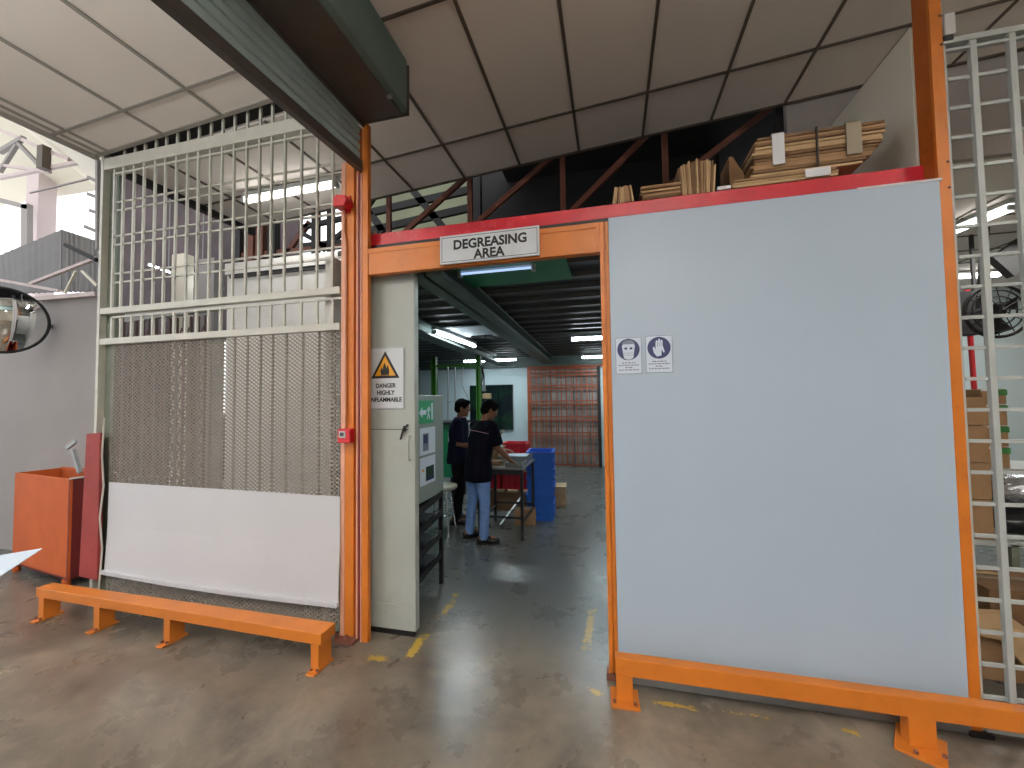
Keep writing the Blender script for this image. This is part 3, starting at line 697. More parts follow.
tag(MB().bar(wy(152, 178, 1.0), wy(262, 228, 2.6), .06, .10).build('roof_rafter', 'dark_frame'), 'dark sloping roof edge member behind the upper left grille', 'beam')
lamp('slanted blue-white tube seen through the lattice behind the left grille', wy(150, 265, 2.6), wy(172, 273, 2.6), .014, 'tube_lit', .05, 1, False, 2.0)
lamp('short bright tube left of the grey partition behind the grille', wy(199, 282, 2.6), wy(222, 288, 2.6), .014, 'tube_lit', .05, 1, False, 2.2)

# ================================================== yard at the far left
struct(B(-14, -5.25, .66, .8, 0, wy(50, 298, .66).z).build('wall_yard', 'grey_wall'))
aw = thing('lean_to_roof', 'grey corrugated sheet lean-to roof above the yard wall', 'roof', (-7.5, 1.5, 3.2))
def corr(p0, p1, p2, p3, n=40, amp=.007):   # p0-p1 low edge, p3-p2 high edge
    vs = []; fs = []
    p0, p1, p2, p3 = map(Vector, (p0, p1, p2, p3)); nn = (p1 - p0).cross(p3 - p0).normalized()
    for i in range(n + 1):
        u = i / n; o = nn * amp * math.sin(u * PI * n * .9)
        a = p0.lerp(p1, u) + o; b_ = p3.lerp(p2, u) + o
        vs += [a, b_, a + nn * .008, b_ + nn * .008]
    for i in range(n):
        a = i * 4; b_ = a + 4
        fs += [(a, b_, b_ + 1, a + 1), (a + 2, a + 3, b_ + 3, b_ + 2), (a, a + 2, b_ + 2, b_), (a + 1, b_ + 1, b_ + 3, a + 3)]
    return MB().add(vs, fs)
P0, P1, P2, P3 = wy(-30, 296, .75), wy(112, 300, .75), wy(99, 242, 2.3), wy(62, 230, 2.3)
P3b = wy(-40, 272, 2.3)
corr(P0, wy(62, 292, .75), P3, P3b, 34).build('corrugated_sheet', 'sheet_roof', aw, smooth=True)
corr(wy(62, 292, .75), wy(99, 292, .75), P2, P3, 16).build('corrugated_sheet', 'sheet_roof', aw, smooth=True)
ytr = thing('roof_truss', 'pale steel truss under the lean-to roof at the left edge', 'truss', (-6.5, 1, 3.1))
for a, b_, w in (((36, 299), (97, 294), .045), ((30, 284), (97, 258), .03), ((65, 293), (76, 271), .02), ((97, 286), (82, 271), .02), ((48, 288), (66, 293), .015), ((0, 280), (60, 291), .03)):
    MB().bar(wy(*a, .62), wy(*b_, .62), w, w, (0, 1, 0)).build('member', 'truss_pale' if w > .02 else 'pvc_cream', ytr)
MB().bar(wy(66, 245, .62), wy(97, 260, .62), .04, .04, (0, 1, 0)).build('purlin', 'dark_frame', ytr)
# pale upper shed far beyond
up = thing('shed_roof', 'bright pale sheet roof of the neighbouring shed, upper left', 'roof', (-14, 5, 5))
q = MB(); a, b_, c_, d_ = wy(-60, 60, 3.0), wy(110, 165, 1.2), wy(100, 190, 6.0), wy(-60, 215, 6.0)
q.add([a, b_, c_, d_, a + Vector((0, 0, .05)), b_ + Vector((0, 0, .05)), c_ + Vector((0, 0, .05)), d_ + Vector((0, 0, .05))], [(0, 1, 2, 3), (4, 7, 6, 5), (0, 4, 5, 1), (1, 5, 6, 2), (2, 6, 7, 3), (3, 7, 4, 0)])
q.build('roof_sheet', 'pvc_cream', up)
for a, b_, w in (((0, 152), (24, 138), .09), ((18, 143), (42, 168), .07), ((18, 143), (0, 172), .07), ((0, 165), (50, 172), .06), ((0, 178), (90, 160), .07), ((0, 130), (70, 160), .08)):
    MB().bar(wy(*a, 3.6), wy(*b_, 3.6), w, w, (0, 1, 0)).build('truss_member', 'grey_wall' if b_[0] < 45 else 'truss_pale', up)
MB().obox(wy(44, 158, 3.5), (.18, .15, .5)).build('hanging_duct', 'tee_bar', up)
tag(MB().obox(wy(41, 220, 5.5) + Vector((0, 0, -1)), (.5, .4, 5.0)).build('column', 'pink_column'), 'pale pink column against the bright sky at the left', 'column')
nw = thing('window_frame', 'grey frame of a big bright opening at the left edge', 'window frame', tuple(wy(14, 230, 5)))
MB().bar(wy(27, 205, 5), wy(27, 262, 5), .25, .12, (0, 1, 0)).build('upright', 'grey_wall', nw)
MB().bar(wy(-20, 195, 5), wy(30, 208, 5), .12, .12, (0, 1, 0)).build('top_rail', 'grey_wall', nw)
lv = thing('louvre_bracket', 'short grey brackets sticking out left of the grille post', 'bracket', tuple(wy(94, 200, .4)))
for a, b_ in (((88, 177), (98, 182)), ((88, 194), (98, 197.5)), ((90, 210.5), (98, 213)), ((85, 226.5), (98, 232))):
    MB().bar(wy(*a, .4), wy(*b_, .4), .03, .02, (0, 1, 0)).build('blade', 'grey_wall', lv)
MB().bar(wy(98, 160, .4), wy(98, 250, .4), .03, .03, (0, 1, 0)).build('upright', 'grey_wall', lv)
MB().bar(wy(30, 193, .8), wy(92, 178, .42), .014, .014).build('stay_rod', 'grey_wall', lv)
tag(MB().bar((-4.22, .12, 0), (-4.22, .12, 3.6), .05, .05, (0, 1, 0)).build('post', 'pink_column'), 'thin pale pink post just left of the grille', 'post')

# convex mirror
mc = wy(0, 320, .27); mr = thing('convex_mirror', 'round convex safety mirror on the yard wall at the left edge', 'mirror', tuple(mc))
fw = Vector((.91, -.41, -.16)).normalized(); rt = fw.cross(Vector((0, 0, 1))).normalized(); uu = rt.cross(fw).normalized()
n, kk = 40, 8; vs = []; fs = []; Rm = .33; Rs = .7
for i in range(kk + 1):
    r = Rm * i / kk; dz = math.sqrt(Rs * Rs - r * r) - math.sqrt(Rs * Rs - Rm * Rm)
    for j in range(n): vs.append(mc + (rt * math.cos(2 * PI * j / n) + uu * math.sin(2 * PI * j / n)) * max(r, 1e-4) + fw * dz)
for i in range(kk):
    for j in range(n): fs.append((i * n + j, i * n + (j + 1) % n, (i + 1) * n + (j + 1) % n, (i + 1) * n + j))
MB().add(vs, fs).build('mirror_dome', 'mirror', mr, smooth=True)
MB().tube([mc + (rt * math.cos(2 * PI * j / 40) + uu * math.sin(2 * PI * j / 40)) * Rm for j in range(41)], .014, 8, cap=False).build('rim', 'black', mr, smooth=True)
MB().tube([mc - fw * .02, Vector((mc.x, .66, mc.z))], .025, 8).build('wall_bracket', 'steel', mr)
# back plate
MB().tube([mc - fw * .03, mc - fw * .005], Rm * .98, 32).build('back_plate', 'black', mr)

# orange bin
bn = thing('waste_bin', 'open-topped orange sheet-metal bin by the yard wall', 'bin', (-5.3, .5, 0))
A, B_, C_, D_ = Vector((-5.72, .27, 0)), Vector((-4.68, .12, 0)), Vector((-4.64, .44, 0)), Vector((-5.66, .60, 0))
def wallseg(a, b, z0, z1, th=.02):
    m_ = MB(); n_ = (b - a).normalized().cross(Vector((0, 0, 1))) * -th
    return m_.hexa([a + Vector((0, 0, z0)), b + Vector((0, 0, z0)), b + n_ + Vector((0, 0, z0)), a + n_ + Vector((0, 0, z0)), a + Vector((0, 0, z1)), b + Vector((0, 0, z1)), b + n_ + Vector((0, 0, z1)), a + n_ + Vector((0, 0, z1))])
wallseg(A, B_, .07, .95).build('front_side', 'bin_orange', bn, bev=.002)
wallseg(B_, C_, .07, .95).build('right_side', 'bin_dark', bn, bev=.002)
wallseg(C_, D_, .07, .96).build('back_side', 'bin_orange', bn)
wallseg(D_, A, .07, .95).build('left_side', 'bin_orange', bn)
MB().hexa([A + Vector((0, 0, .07)), B_ + Vector((0, 0, .07)), C_ + Vector((0, 0, .07)), D_ + Vector((0, 0, .07)), A + Vector((0, 0, .09)), B_ + Vector((0, 0, .09)), C_ + Vector((0, 0, .09)), D_ + Vector((0, 0, .09))]).build('bottom', 'bin_dark', bn)
for p in (A, B_, C_, D_):
    v = p.lerp((A + C_) / 2, .1); MB().tube([v, v + Vector((0, 0, .07))], .03, 10).build('foot', 'bin_orange', bn)
bl = B_.lerp(C_, .25)
hd = wy(79, 466, .28); tp_ = wy(73, 447, .28)
MB().bar(B_ + Vector((0, 0, .955)), C_ + Vector((0, 0, .955)), .03, .012).build('rim_strip', 'grille_paint', bn)
MB().bar(wy(80, 473, .30), wy(73, 450, .30), .03, .028, (0, 1, 0)).build('lever', 'steel', bn)
MB().bar(wy(67, 448, .30), wy(76, 441, .30), .035, .02, (0, 1, 0)).build('lever_grip', 'steel', bn)
# leaning red plank and strips on the post
tag(MB().hexa([(-4.22, -.06, .22), (-4.03, -.05, .20), (-4.03, -.02, .20), (-4.22, -.03, .22), (-4.18, -.06, 1.37), (-4.045, -.05, 1.38), (-4.045, -.02, 1.38), (-4.18, -.03, 1.37)]).build('plank', 'plank_red', bev=.004), 'dull red plank strapped upright against the left grille post', 'plank')
tag(MB().tube([(-4.02, -.035, 1.5), (-4.03, -.04, 1.2), (-4.01, -.035, .95), (-4.02, -.05, .7), (-4.0, -.04, .45), (-4.02, -.05, .0)], .007, 6).build('cable', 'grille_paint', smooth=True), 'pale twisted cable hanging down beside the red plank', 'cable')

# foreground paper lying on a small table just outside the frame
tbm = thing('paper_sheet', 'corner of a white paper sheet poking in at the left edge', 'paper', (-1.3, -1.75, 1.1))
a = wy(42, 549, -1.78); b_ = wy(-150, 581, -1.85); c_ = wy(-150, 676, -1.95)
q = MB(); up_ = Vector((0, 0, .002)); q.add([a, b_, c_, a + up_, b_ + up_, c_ + up_], [(0, 1, 2), (3, 5, 4), (0, 3, 4, 1), (1, 4, 5, 2), (2, 5, 3, 0)])
q.build('sheet', 'paper', tbm)
pst = thing('pedestal_stand', 'narrow grey stand holding the white paper sheet just left of the view', 'stand', (c_.x - .1, c_.y, 0))
zt_ = min(b_.z, c_.z) - .004
MB().box(c_.x - .28, c_.x + .01, c_.y - .12, c_.y + .14, zt_ - .02, zt_).build('top', 'grille_paint', pst)
MB().tube([(c_.x - .15, c_.y, 0), (c_.x - .15, c_.y, zt_ - .02)], .03, 10).build('pole', 'steel', pst, smooth=True)
MB().tube([(c_.x - .15, c_.y, 0), (c_.x - .15, c_.y, .02)], .12, 20).build('foot', 'steel', pst, smooth=True)
print('PAPER', a, b_, c_)

# ======================================================= inner room
lamp('bright slanting fluorescent tube hanging left in the inner room', (-2.27, 2.50, 2.52), (-2.24, 4.0, 2.52), .022, 'tube_lit', .07, 1)
lamp('left one of two far ceiling tubes end to end above the window', (-3.36, 6.5, 2.52), (-2.66, 6.5, 2.52), .022, 'tube_lit', .07, 1)
lamp('right one of two far ceiling tubes end to end above the window', (-2.62, 6.5, 2.52), (-2.1, 6.5, 2.52), .022, 'tube_lit', .07, 1)
lamp('upper right ceiling tube, nearer the door, cut by the orange jamb', (-.58, 3.8, 2.52), (.3, 3.8, 2.52), .022, 'tube_lit', .07, 1, hang=.16)
lamp('lower right ceiling tube, farther back, cut by the orange jamb', (-.62, 6.6, 2.52), (.3, 6.6, 2.52), .022, 'tube_lit', .07, 1, hang=.15)
lamp('dim bluish tube just behind the header under the sign', (-1.12, .5, 2.59), (-.56, .5, 2.59), .009, 'tube_dim', .05, 1)
tag(MB().box(-1.18, -.3, .42, .95, 2.61, 2.635).build('glow_tray', 'green_metal'), 'tray behind the header, coloured green as the glow of the dim tube', 'glow tray')  # teal glow around the dim tube painted as the green of this tray

# cabinet on rack
cbn = thing('steel_cabinet', 'grey-green steel cabinet with exit sign and notices on its side', 'cabinet', (-1.75, .7, .8))
MB().box(-1.93, -1.47, .25, .93, .80, 1.65).build('body', 'cabinet_paint', cbn, bev=.006)
def side_sign(y0, y1, z0, z1, mt, nm, par): return MB().box(-1.47, -1.467, y0, y1, z0, z1).build(nm, mt, par)
ex = thing('exit_sign', 'green emergency exit sign with white arrow on the cabinet side', 'sign', (-1.468, .6, 1.5))
side_sign(.44, .72, 1.42, 1.605, 'sign_green', 'board', ex)
X_ = -1.4665
MB().prism([(0, 0), (.05, .045), (.05, .018), (.12, .018), (.12, -.018), (.05, -.018), (.05, -.045)], (X_, .46, 1.51), (0, 1, 0), (0, 0, 1), (.001, 0, 0)).build('arrow_symbol', 'sign_paper', ex)
MB().prism([(0, 0), (.018, .0), (.03, .03), (.045, 0), (.06, 0), (.04, .05), (.05, .075), (.07, .06), (.07, .075), (.045, .1), (.03, .1), (.01, .08), (.0, .06), (.02, .07), (.025, .05)], (X_, .59, 1.455), (0, 1, 0), (0, 0, 1), (.001, 0, 0)).build('running_figure_symbol', 'sign_paper', ex)
MB().box(X_, X_ + .001, .675, .705, 1.445, 1.585).build('door_symbol', 'sign_paper', ex)
for (z0, z1, lab) in ((1.17, 1.385, 'upper white notice sheet taped on the cabinet side'), (.93, 1.15, 'lower white notice sheet with small photo on the cabinet side')):
    s = thing('notice_sheet', lab, 'notice', (-1.468, .6, z0))
    side_sign(.47, .75, z0, z1, 'sign_paper', 'sheet', s)
    if z0 > 1.1:
        MB().box(X_, X_ + .001, .52, .62, 1.2, 1.34).build('dark_print', 'text_grey', s); MB().box(X_ + .001, X_ + .002, .53, .6, 1.26, 1.33).build('dark_print', 'sign_blue', s)
    else:
        MB().box(X_, X_ + .001, .57, .72, .955, 1.07).build('photo_print', 'dark_glass', s); MB().box(X_ + .001, X_ + .002, .6, .7, .96, .99).build('photo_print', 'sign_blue', s)
        MB().box(X_, X_ + .001, .5, .54, 1.04, 1.06).build('yellow_mark', 'sign_yellow', s)
rk = thing('metal_rack', 'black angle-iron rack with slanted shelves under the cabinet', 'rack', (-1.75, .6, 0))
for x in (-1.91, -1.49):
    for yy in (.27, .91): MB().bar((x, yy, 0), (x, yy, .80), .03, .03, (0, 1, 0)).build('leg', 'black', rk)
for z in (.18, .36, .54, .70):
    MB().hexa([(-1.92, .28, z - .02), (-1.48, .28, z - .02), (-1.48, .90, z + .05), (-1.92, .90, z + .05), (-1.92, .28, z + .0), (-1.48, .28, z + .0), (-1.48, .90, z + .07), (-1.92, .90, z + .07)]).build('shelf', 'black_gloss', rk)
    MB().bar((-1.475, .28, z + .03), (-1.475, .90, z + .09), .02, .05).build('shelf_lip', 'black', rk)

# ---------------------------------------------------------------- people
def remesh(o, vox, it=2):
    r = o.modifiers.new('r', 'REMESH'); r.mode = 'VOXEL'; r.voxel_size = vox; r.use_smooth_shade = True
    s_ = o.modifiers.new('s', 'SMOOTH'); s_.factor = .5; s_.iterations = it
    dg_ = bpy.context.evaluated_depsgraph_get(); me = bpy.data.meshes.new_from_object(o.evaluated_get(dg_))
    o.modifiers.clear(); old = o.data; mt_ = old.materials[0]; o.data = me
    me.materials.clear(); me.materials.append(mt_); bpy.data.meshes.remove(old); return o
def capsule(mb, pts, rs, n=12):
    mb.tube(pts, 0, n, rs=rs)
    mb.ball(pts[0], rs[0], n, 6); mb.ball(pts[-1], rs[-1], n, 6)
def hand(mb, wrist, d, palmn, side, curl=.5, s=1.0):
    # wrist point, direction d along the palm, palm normal, side (thumb direction)
    d = Vector(d).normalized(); pn = Vector(palmn); pn = (pn - d * pn.dot(d)).normalized(); sd = d.cross(pn).normalized() * side
    M3 = Matrix((sd, d, pn)).transposed()
    pc = Vector(wrist) + d * .05 * s
    mb.ball(pc, (.038 * s, .05 * s, .016 * s), 12, 8, M3)
    lens = (.062, .070, .066, .052)
    for k in range(4):
        base = Vector(wrist) + d * .082 * s + sd * (.026 - .0175 * k) * s
        p = [base]; dd = d.copy(); L_ = lens[k] * s
        for j in range(3):
            q_ = Quaternion(sd * (-side), -0) if False else None
            ang = curl * (.5 + .35 * j)
            dd2 = (dd * math.cos(ang) + pn * math.sin(ang)).normalized(); p.append(p[-1] + dd2 * L_ * (.42, .33, .25)[j])
        capsule(mb, p, [.0085 * s, .008 * s, .0075 * s, .0065 * s], 8)
    tb0 = Vector(wrist) + d * .025 * s + sd * .028 * s
    p = [tb0, tb0 + (sd * .7 + d * .7 + pn * .15).normalized() * .034 * s, tb0 + (sd * .7 + d * .7 + pn * .15).normalized() * .034 * s + (sd * .35 + d * .85 + pn * .4).normalized() * .03 * s]
    capsule(mb, p, [.0115 * s, .010 * s, .008 * s], 8)

def person(label, base, rotz, J, colors, hair_len=.0):
    t = thing('person', label, 'person', base); Mz = Matrix.Rotation(rotz, 3, 'Z'); bs = Vector(base)
    G = lambda p: bs + Mz @ Vector(p)
    # body --------------------------------------------------
    b = MB()
    hip, chest, neck, head = Vector(J['hip']), Vector(J['chest']), Vector(J['neck']), Vector(J['head'])
    def tors(mb, g, z0=None):
        mid = hip.lerp(chest, .5)
        rings = [(hip + Vector((0, 0, -.07)), .13, .095), (hip, .155, .11), (mid, .145, .10), (chest, .175, .115), (chest.lerp(neck, .55), .165, .10), (chest.lerp(neck, .85), .09, .07), (neck, .055, .055)]
        n = 20; vs = []
        for c_, a_, bb in rings: vs += [G(Vector(c_) + Vector((math.cos(2 * PI * j / n) * (a_ + g), math.sin(2 * PI * j / n) * (bb + g), 0))) for j in range(n)]
        k = len(rings); fs_ = [(i * n + j, i * n + (j + 1) % n, (i + 1) * n + (j + 1) % n, (i + 1) * n + j) for i in range(k - 1) for j in range(n)]
        fs_ += [tuple(range(n))[::-1], tuple((k - 1) * n + j for j in range(n))]; mb.add(vs, fs_)
    tors(b, 0)
    capsule(b, [G(neck - Vector((0, 0, .04))), G(neck.lerp(head, .35)), G(neck.lerp(head, .6))], [.055, .05, .052])
    hf = Vector(J['face']).normalized(); hs = hf.cross(Vector((0, 0, 1))).normalized(); hu = hs.cross(hf).normalized()
    HM = Mz @ Matrix((hs, hf, hu)).transposed()
    H = lambda x, y, z: G(head) + HM @ Vector((x, y, z))
    b.ball(H(0, -.01, .02), (.074, .094, .092), 20, 14, HM)          # skull
    b.ball(H(0, .025, -.045), (.056, .066, .068), 16, 10, HM)        # jaw and face
    b.ball(H(0, .075, -.09), (.022, .02, .02), 10, 8, HM)            # chin
    capsule(b, [H(0, .088, .012), H(0, .106, -.022)], [.008, .013], 8)  # nose
    b.ball(H(0, .088, -.058), (.024, .010, .008), 10, 6, HM)         # lips
    b.ball(H(0, .078, .028), (.055, .016, .012), 12, 6, HM)          # brow
    for s_ in (-1, 1): b.ball(H(s_ * .076, -.008, -.012), (.010, .018, .030), 10, 8, HM)
    for s_, side in (('L', -1), ('R', 1)):
        sh, el, wr = Vector(J['sh' + s_]), Vector(J['el' + s_]), Vector(J['wr' + s_])
        capsule(b, [G(sh), G(sh.lerp(el, .5)), G(el), G(el.lerp(wr, .35)), G(wr)], [.05, .043, .036, .035, .024])
        hand(b, G(wr), Mz @ Vector(J['hd' + s_]), Mz @ Vector(J['pn' + s_]), J['th' + s_], J.get('curl' + s_, .5))
        hp, kn, an = Vector(J['hp' + s_]), Vector(J['kn' + s_]), Vector(J['an' + s_])
        capsule(b, [G(hp), G(hp.lerp(kn, .5)), G(kn), G(kn.lerp(an, .35)), G(an)], [.082, .07, .052, .05, .036])
        ft = Vector(J['ft' + s_]); capsule(b, [G(an + Vector((0, 0, -.02)) - ft * .04), G(an + Vector((0, 0, -.035)) + ft * .12)], [.035, .03])
    bo = remesh(b.build('body', 'skin_brown', t, smooth=True), .0065, 2)
    e = MB()
    for s_ in (-1, 1): e.ball(H(s_ * .030, .083, .006), (.012, .008, .007), 10, 6, HM)
    e.build('eyes', 'sign_white', bo, smooth=True)
    e = MB()
    for s_ in (-1, 1): e.ball(H(s_ * .030, .0905, .006), (.0055, .002, .0055), 8, 6, HM)
    e.build('pupils', 'black', bo, smooth=True)
    # hair --------------------------------------------------
    hm = MB(); hm.ball(H(0, -.018, .032), (.082, .098, .094), 22, 14, HM); hm.ball(H(0, -.05, -.02), (.070, .060, .062), 16, 10, HM); hm.ball(H(.0, .045, .085), (.06, .045, .032), 14, 8, HM)
    remesh(hm.build('hair', 'hair_black', t, smooth=True), .010, 2)
    # shirt -------------------------------------------------
    s1 = MB(); tors(s1, .022)
    hem = Vector(J['hem'])
    ring = [(hem, .186, .152), (hem + Vector((0, 0, .06)), .188, .155), (hip.lerp(hem, .4), .188, .152), (hip + Vector((0, 0, .06)), .178, .138), (hip.lerp(chest, .6), .182, .135)]
    n = 20; vs = []
    for c_, a_, bb in ring: vs += [G(Vector(c_) + Vector((math.cos(2 * PI * j / n) * a_, math.sin(2 * PI * j / n) * bb, 0))) for j in range(n)]
    k = len(ring); fs_ = [(i * n + j, i * n + (j + 1) % n, (i + 1) * n + (j + 1) % n, (i + 1) * n + j) for i in range(k - 1) for j in range(n)]
    fs_ += [tuple(range(n))[::-1], tuple((k - 1) * n + j for j in range(n))]; s1.add(vs, fs_)
    for s_ in 'LR':
        sh, el = Vector(J['sh' + s_]), Vector(J['el' + s_]); s1.tube([G(sh + (sh - el) * .05), G(sh), G(sh.lerp(el, .45)), G(sh.lerp(el, .88))], 0, 14, rs=[.045, .072, .074, .072]); s1.ball(G(sh), .074, 14, 8)
    remesh(s1.build('shirt', colors[0], t, smooth=True), .012, 3)
    # collar
    cl = MB(); cl.tube([G(neck + Vector((math.cos(a_) * .062, math.sin(a_) * .062, -.015 + .012 * math.sin(a_)))) for a_ in [2 * PI * i / 20 for i in range(21)]], .014, 8, cap=False)
    cl.build('collar', colors[0] if colors[3] is None else colors[3], t, smooth=True)
    if colors[4]:
        pp = [G(chest.lerp(neck, .42) + Vector((u * .19, -math.sqrt(max(0, 1 - (u * .93) ** 2)) * .138 , .012 - .03 * u * u))) for u in [x_ / 10 - 1 for x_ in range(21)]]
        MB().tube(pp, .004, 6).build('piping', 'piping_pink', t)
    # trousers ----------------------------------------------
    tr_ = MB()
    tr_.tube([G(hip + Vector((0, 0, -.09))), G(hip + Vector((0, 0, .05)))], 0, 18, rs=[(.132, .10), (.132, .10)])
    for s_ in 'LR':
        hp, kn, an = Vector(J['hp' + s_]), Vector(J['kn' + s_]), Vector(J['an' + s_])
        tr_.tube([G(hp + Vector((0, 0, .05))), G(hp.lerp(kn, .35)), G(hp.lerp(kn, .75)), G(kn), G(kn.lerp(an, .3)), G(kn.lerp(an, .65)), G(an + Vector((0, 0, -.035)))], 0, 16, rs=[.090, .086, .070, .062, .058, .054, .052])
    remesh(tr_.build('trousers', colors[1], t, smooth=True), .012, 2)
    for s_ in 'LR':
        an, ft = Vector(J['an' + s_]), Vector(J['ft' + s_]).normalized(); sd = ft.cross(Vector((0, 0, 1)))
        sm = MB(); F3 = Mz @ Matrix((sd, ft, Vector((0, 0, 1)))).transposed()
        g0 = Vector((an.x, an.y, 0))
        sm.ball(G(g0 - ft * .03 + Vector((0, 0, .045))), (.042, .055, .045), 14, 8, F3); sm.ball(G(g0 + ft * .10 + Vector((0, 0, .036))), (.046, .085, .036), 14, 8, F3); sm.ball(G(g0 + ft * .03 + Vector((0, 0, .05))), (.042, .08, .045), 14, 8, F3)
        sh_ = remesh(sm.build('shoe', colors[2], t, smooth=True), .009, 1)
        q_ = MB(); poly = [(math.cos(a_) * (.046 if math.sin(a_) > 0 else .04), .045 + math.sin(a_) * .135) for a_ in [2 * PI * i / 20 for i in range(20)]]
        q_.prism(poly, G(g0 + Vector((0, 0, .0))), F3 @ Vector((1, 0, 0)), F3 @ Vector((0, 1, 0)), (0, 0, .016)); q_.build('sole', 'black', sh_)
    return t
J2 = dict(hip=(0, 0, .86), chest=(.0, .05, 1.16), neck=(0.0, .09, 1.37), head=(.01, .16, 1.485), face=(.25, .85, -.45), hem=(0, -.0, .69),
          shL=(-.17, .08, 1.30), elL=(-.22, .20, 1.06), wrL=(-.07, .40, 1.00), hdL=(.7, .6, -.1), pnL=(0, 0, -1), thL=-1,
          shR=(.17, .08, 1.30), elR=(.225, .12, 1.06), wrR=(.205, .29, .92), hdR=(.05, .6, -.4), pnR=(0, -.3, -1), thR=1, curlR=.45, curlL=.5,
          hpL=(-.085, 0, .80), knL=(-.14, .01, .45), anL=(-.19, -.01, .085), ftL=(.2, 1, 0),
          hpR=(.085, 0, .80), knR=(.10, .02, .45), anR=(.10, -.0, .085), ftR=(.5, .8, 0))
person('person in navy shirt and blue jeans, back turned, reaching over the work table', (-1.50, 1.97, 0), math.radians(-38), J2, ('shirt_navy', 'jeans', 'shoe_black', None, True))
J1 = dict(hip=(0, 0, .88), chest=(.0, .01, 1.17), neck=(0.0, .03, 1.38), head=(.0, .065, 1.505), face=(.0, .97, -.2), hem=(0, 0, .78),
          shL=(-.17, .02, 1.31), elL=(-.21, .03, 1.05), wrL=(-.10, .24, 1.02), hdL=(.6, .7, 0), pnL=(.3, 0, -1), thL=-1,
          shR=(.17, .02, 1.31), elR=(.21, .03, 1.04), wrR=(.10, .25, 1.0), hdR=(-.6, .7, 0), pnR=(-.3, 0, -1), thR=1,
          hpL=(-.085, 0, .82), knL=(-.09, .02, .46), anL=(-.10, -.02, .085), ftL=(-.1, 1, 0),
          hpR=(.085, 0, .82), knR=(.09, .02, .46), anR=(.10, -.02, .085), ftR=(.1, 1, 0))
person('person in dark polo shirt and black trousers, in profile with forearms raised', (-2.0, 2.62, 0), math.radians(-75), J1, ('shirt_navy_light', 'trouser_black', 'shoe_black', 'piping_pink', False))

# ------------------------------------------------------------ work table
wt = thing('work_table', 'black steel work table in front of the two persons', 'table', (-1.3, 2.6, 0))
MB().box(-1.56, -1.0, 2.08, 2.80, .80, .825).build('table_top', 'steel', wt, bev=.003)
MB().box(-1.55, -1.01, 2.085, 2.10, .74, .80).build('apron', 'black', wt)
for x in (-1.535, -1.025):
    for yy in (2.11, 2.77): MB().bar((x, yy, 0), (x, yy, .8), .03, .03, (0, 1, 0)).build('leg', 'black', wt)
    MB().bar((x, 2.11, .2), (x, 2.77, .2), .022, .022).build('stretcher', 'black', wt)
MB().bar((-1.535, 2.11, .25), (-1.025, 2.11, .25), .022, .022).build('stretcher', 'black', wt)
MB().bar((-1.535, 2.77, .25), (-1.025, 2.77, .25), .022, .022).build('stretcher', 'black', wt)
def tray(label, x0, x1, y0, y1, z0, h, mt='steel'):
    t = thing('metal_tray', label, 'tray', ((x0 + x1) / 2, (y0 + y1) / 2, z0))
    q = MB(); th = .006; q.box(x0, x1, y0, y1, z0, z0 + th); q.box(x0, x1, y0, y0 + th, z0, z0 + h); q.box(x0, x1, y1 - th, y1, z0, z0 + h); q.box(x0, x0 + th, y0, y1, z0, z0 + h); q.box(x1 - th, x1, y0, y1, z0, z0 + h)
    q.build('pan', mt, t); 
    q = MB(); q.box(x0 - .012, x1 + .012, y0 - .012, y0, z0 + h - .006, z0 + h); q.box(x0 - .012, x1 + .012, y1, y1 + .012, z0 + h - .006, z0 + h); q.build('rim', mt, t); return t
tray('grey metal tray on the front right of the work table', -1.22, -1.02, 2.12, 2.42, .825, .05)
tray('wide grey metal tray farther back on the work table', -1.40, -1.02, 2.46, 2.76, .825, .07)
tag(MB().hexa([(-1.33, 2.44, .897), (-1.04, 2.48, .897), (-1.06, 2.75, .897), (-1.30, 2.7, .897), (-1.33, 2.44, .903), (-1.04, 2.48, .903), (-1.06, 2.75, .903), (-1.30, 2.7, .903)]).build('paper_sheet', 'paper'), 'white paper sheet lying over the rear tray on the work table', 'paper')
def carton(label, c, sz, rot=0, mt='box_brown', openflaps=False, tape='tape_clear', name='carton', cat='carton', group=None):
    t = thing(name, label, cat, (c[0], c[1], c[2]), group); Mr = Matrix.Rotation(rot, 3, 'Z'); c = Vector(c); th = .008; w, d, h = sz
    q = MB()
    if openflaps:
        q.obox(c + Vector((0, 0, th / 2)), (w, d, th), Mr)
        for s_ in (-1, 1):
            q.obox(c + Mr @ Vector((s_ * (w - th) / 2, 0, h / 2)), (th, d, h), Mr); q.obox(c + Mr @ Vector((0, s_ * (d - th) / 2, h / 2)), (w, th, h), Mr)
        q.build('body', mt, t)
        for s_ in (-1, 1):
            Mf = Mr @ Matrix.Rotation(s_ * .7, 3, 'Y'); MB().obox(c + Mr @ Vector((s_ * (w / 2 + d * .14), 0, h + d * .13)), (th, d * .95, d * .38), Mf).build('flap', 'box_pale', t)
    else:
        q.obox(c + Vector((0, 0, h / 2)), sz, Mr).build('body', mt, t, bev=.004)
        MB().obox(c + Vector((0, 0, h + .0008)), (w * .98, .002, .0016), Mr).build('top_seam', 'box_dark', t)
        MB().obox(c + Vector((0, 0, h / 2)), (w + .003, .05, h + .003), Mr).build('tape', tape, t)
    return t
carton('open tan carton with raised flap on the work table beside the person', (-1.475, 2.60, .825), (.12, .2, .13), .0, 'box_pale', True)
carton('small brown carton held in front of the person on the table', (-1.36, 2.28, .825), (.16, .14, .045), -.2, 'box_brown')
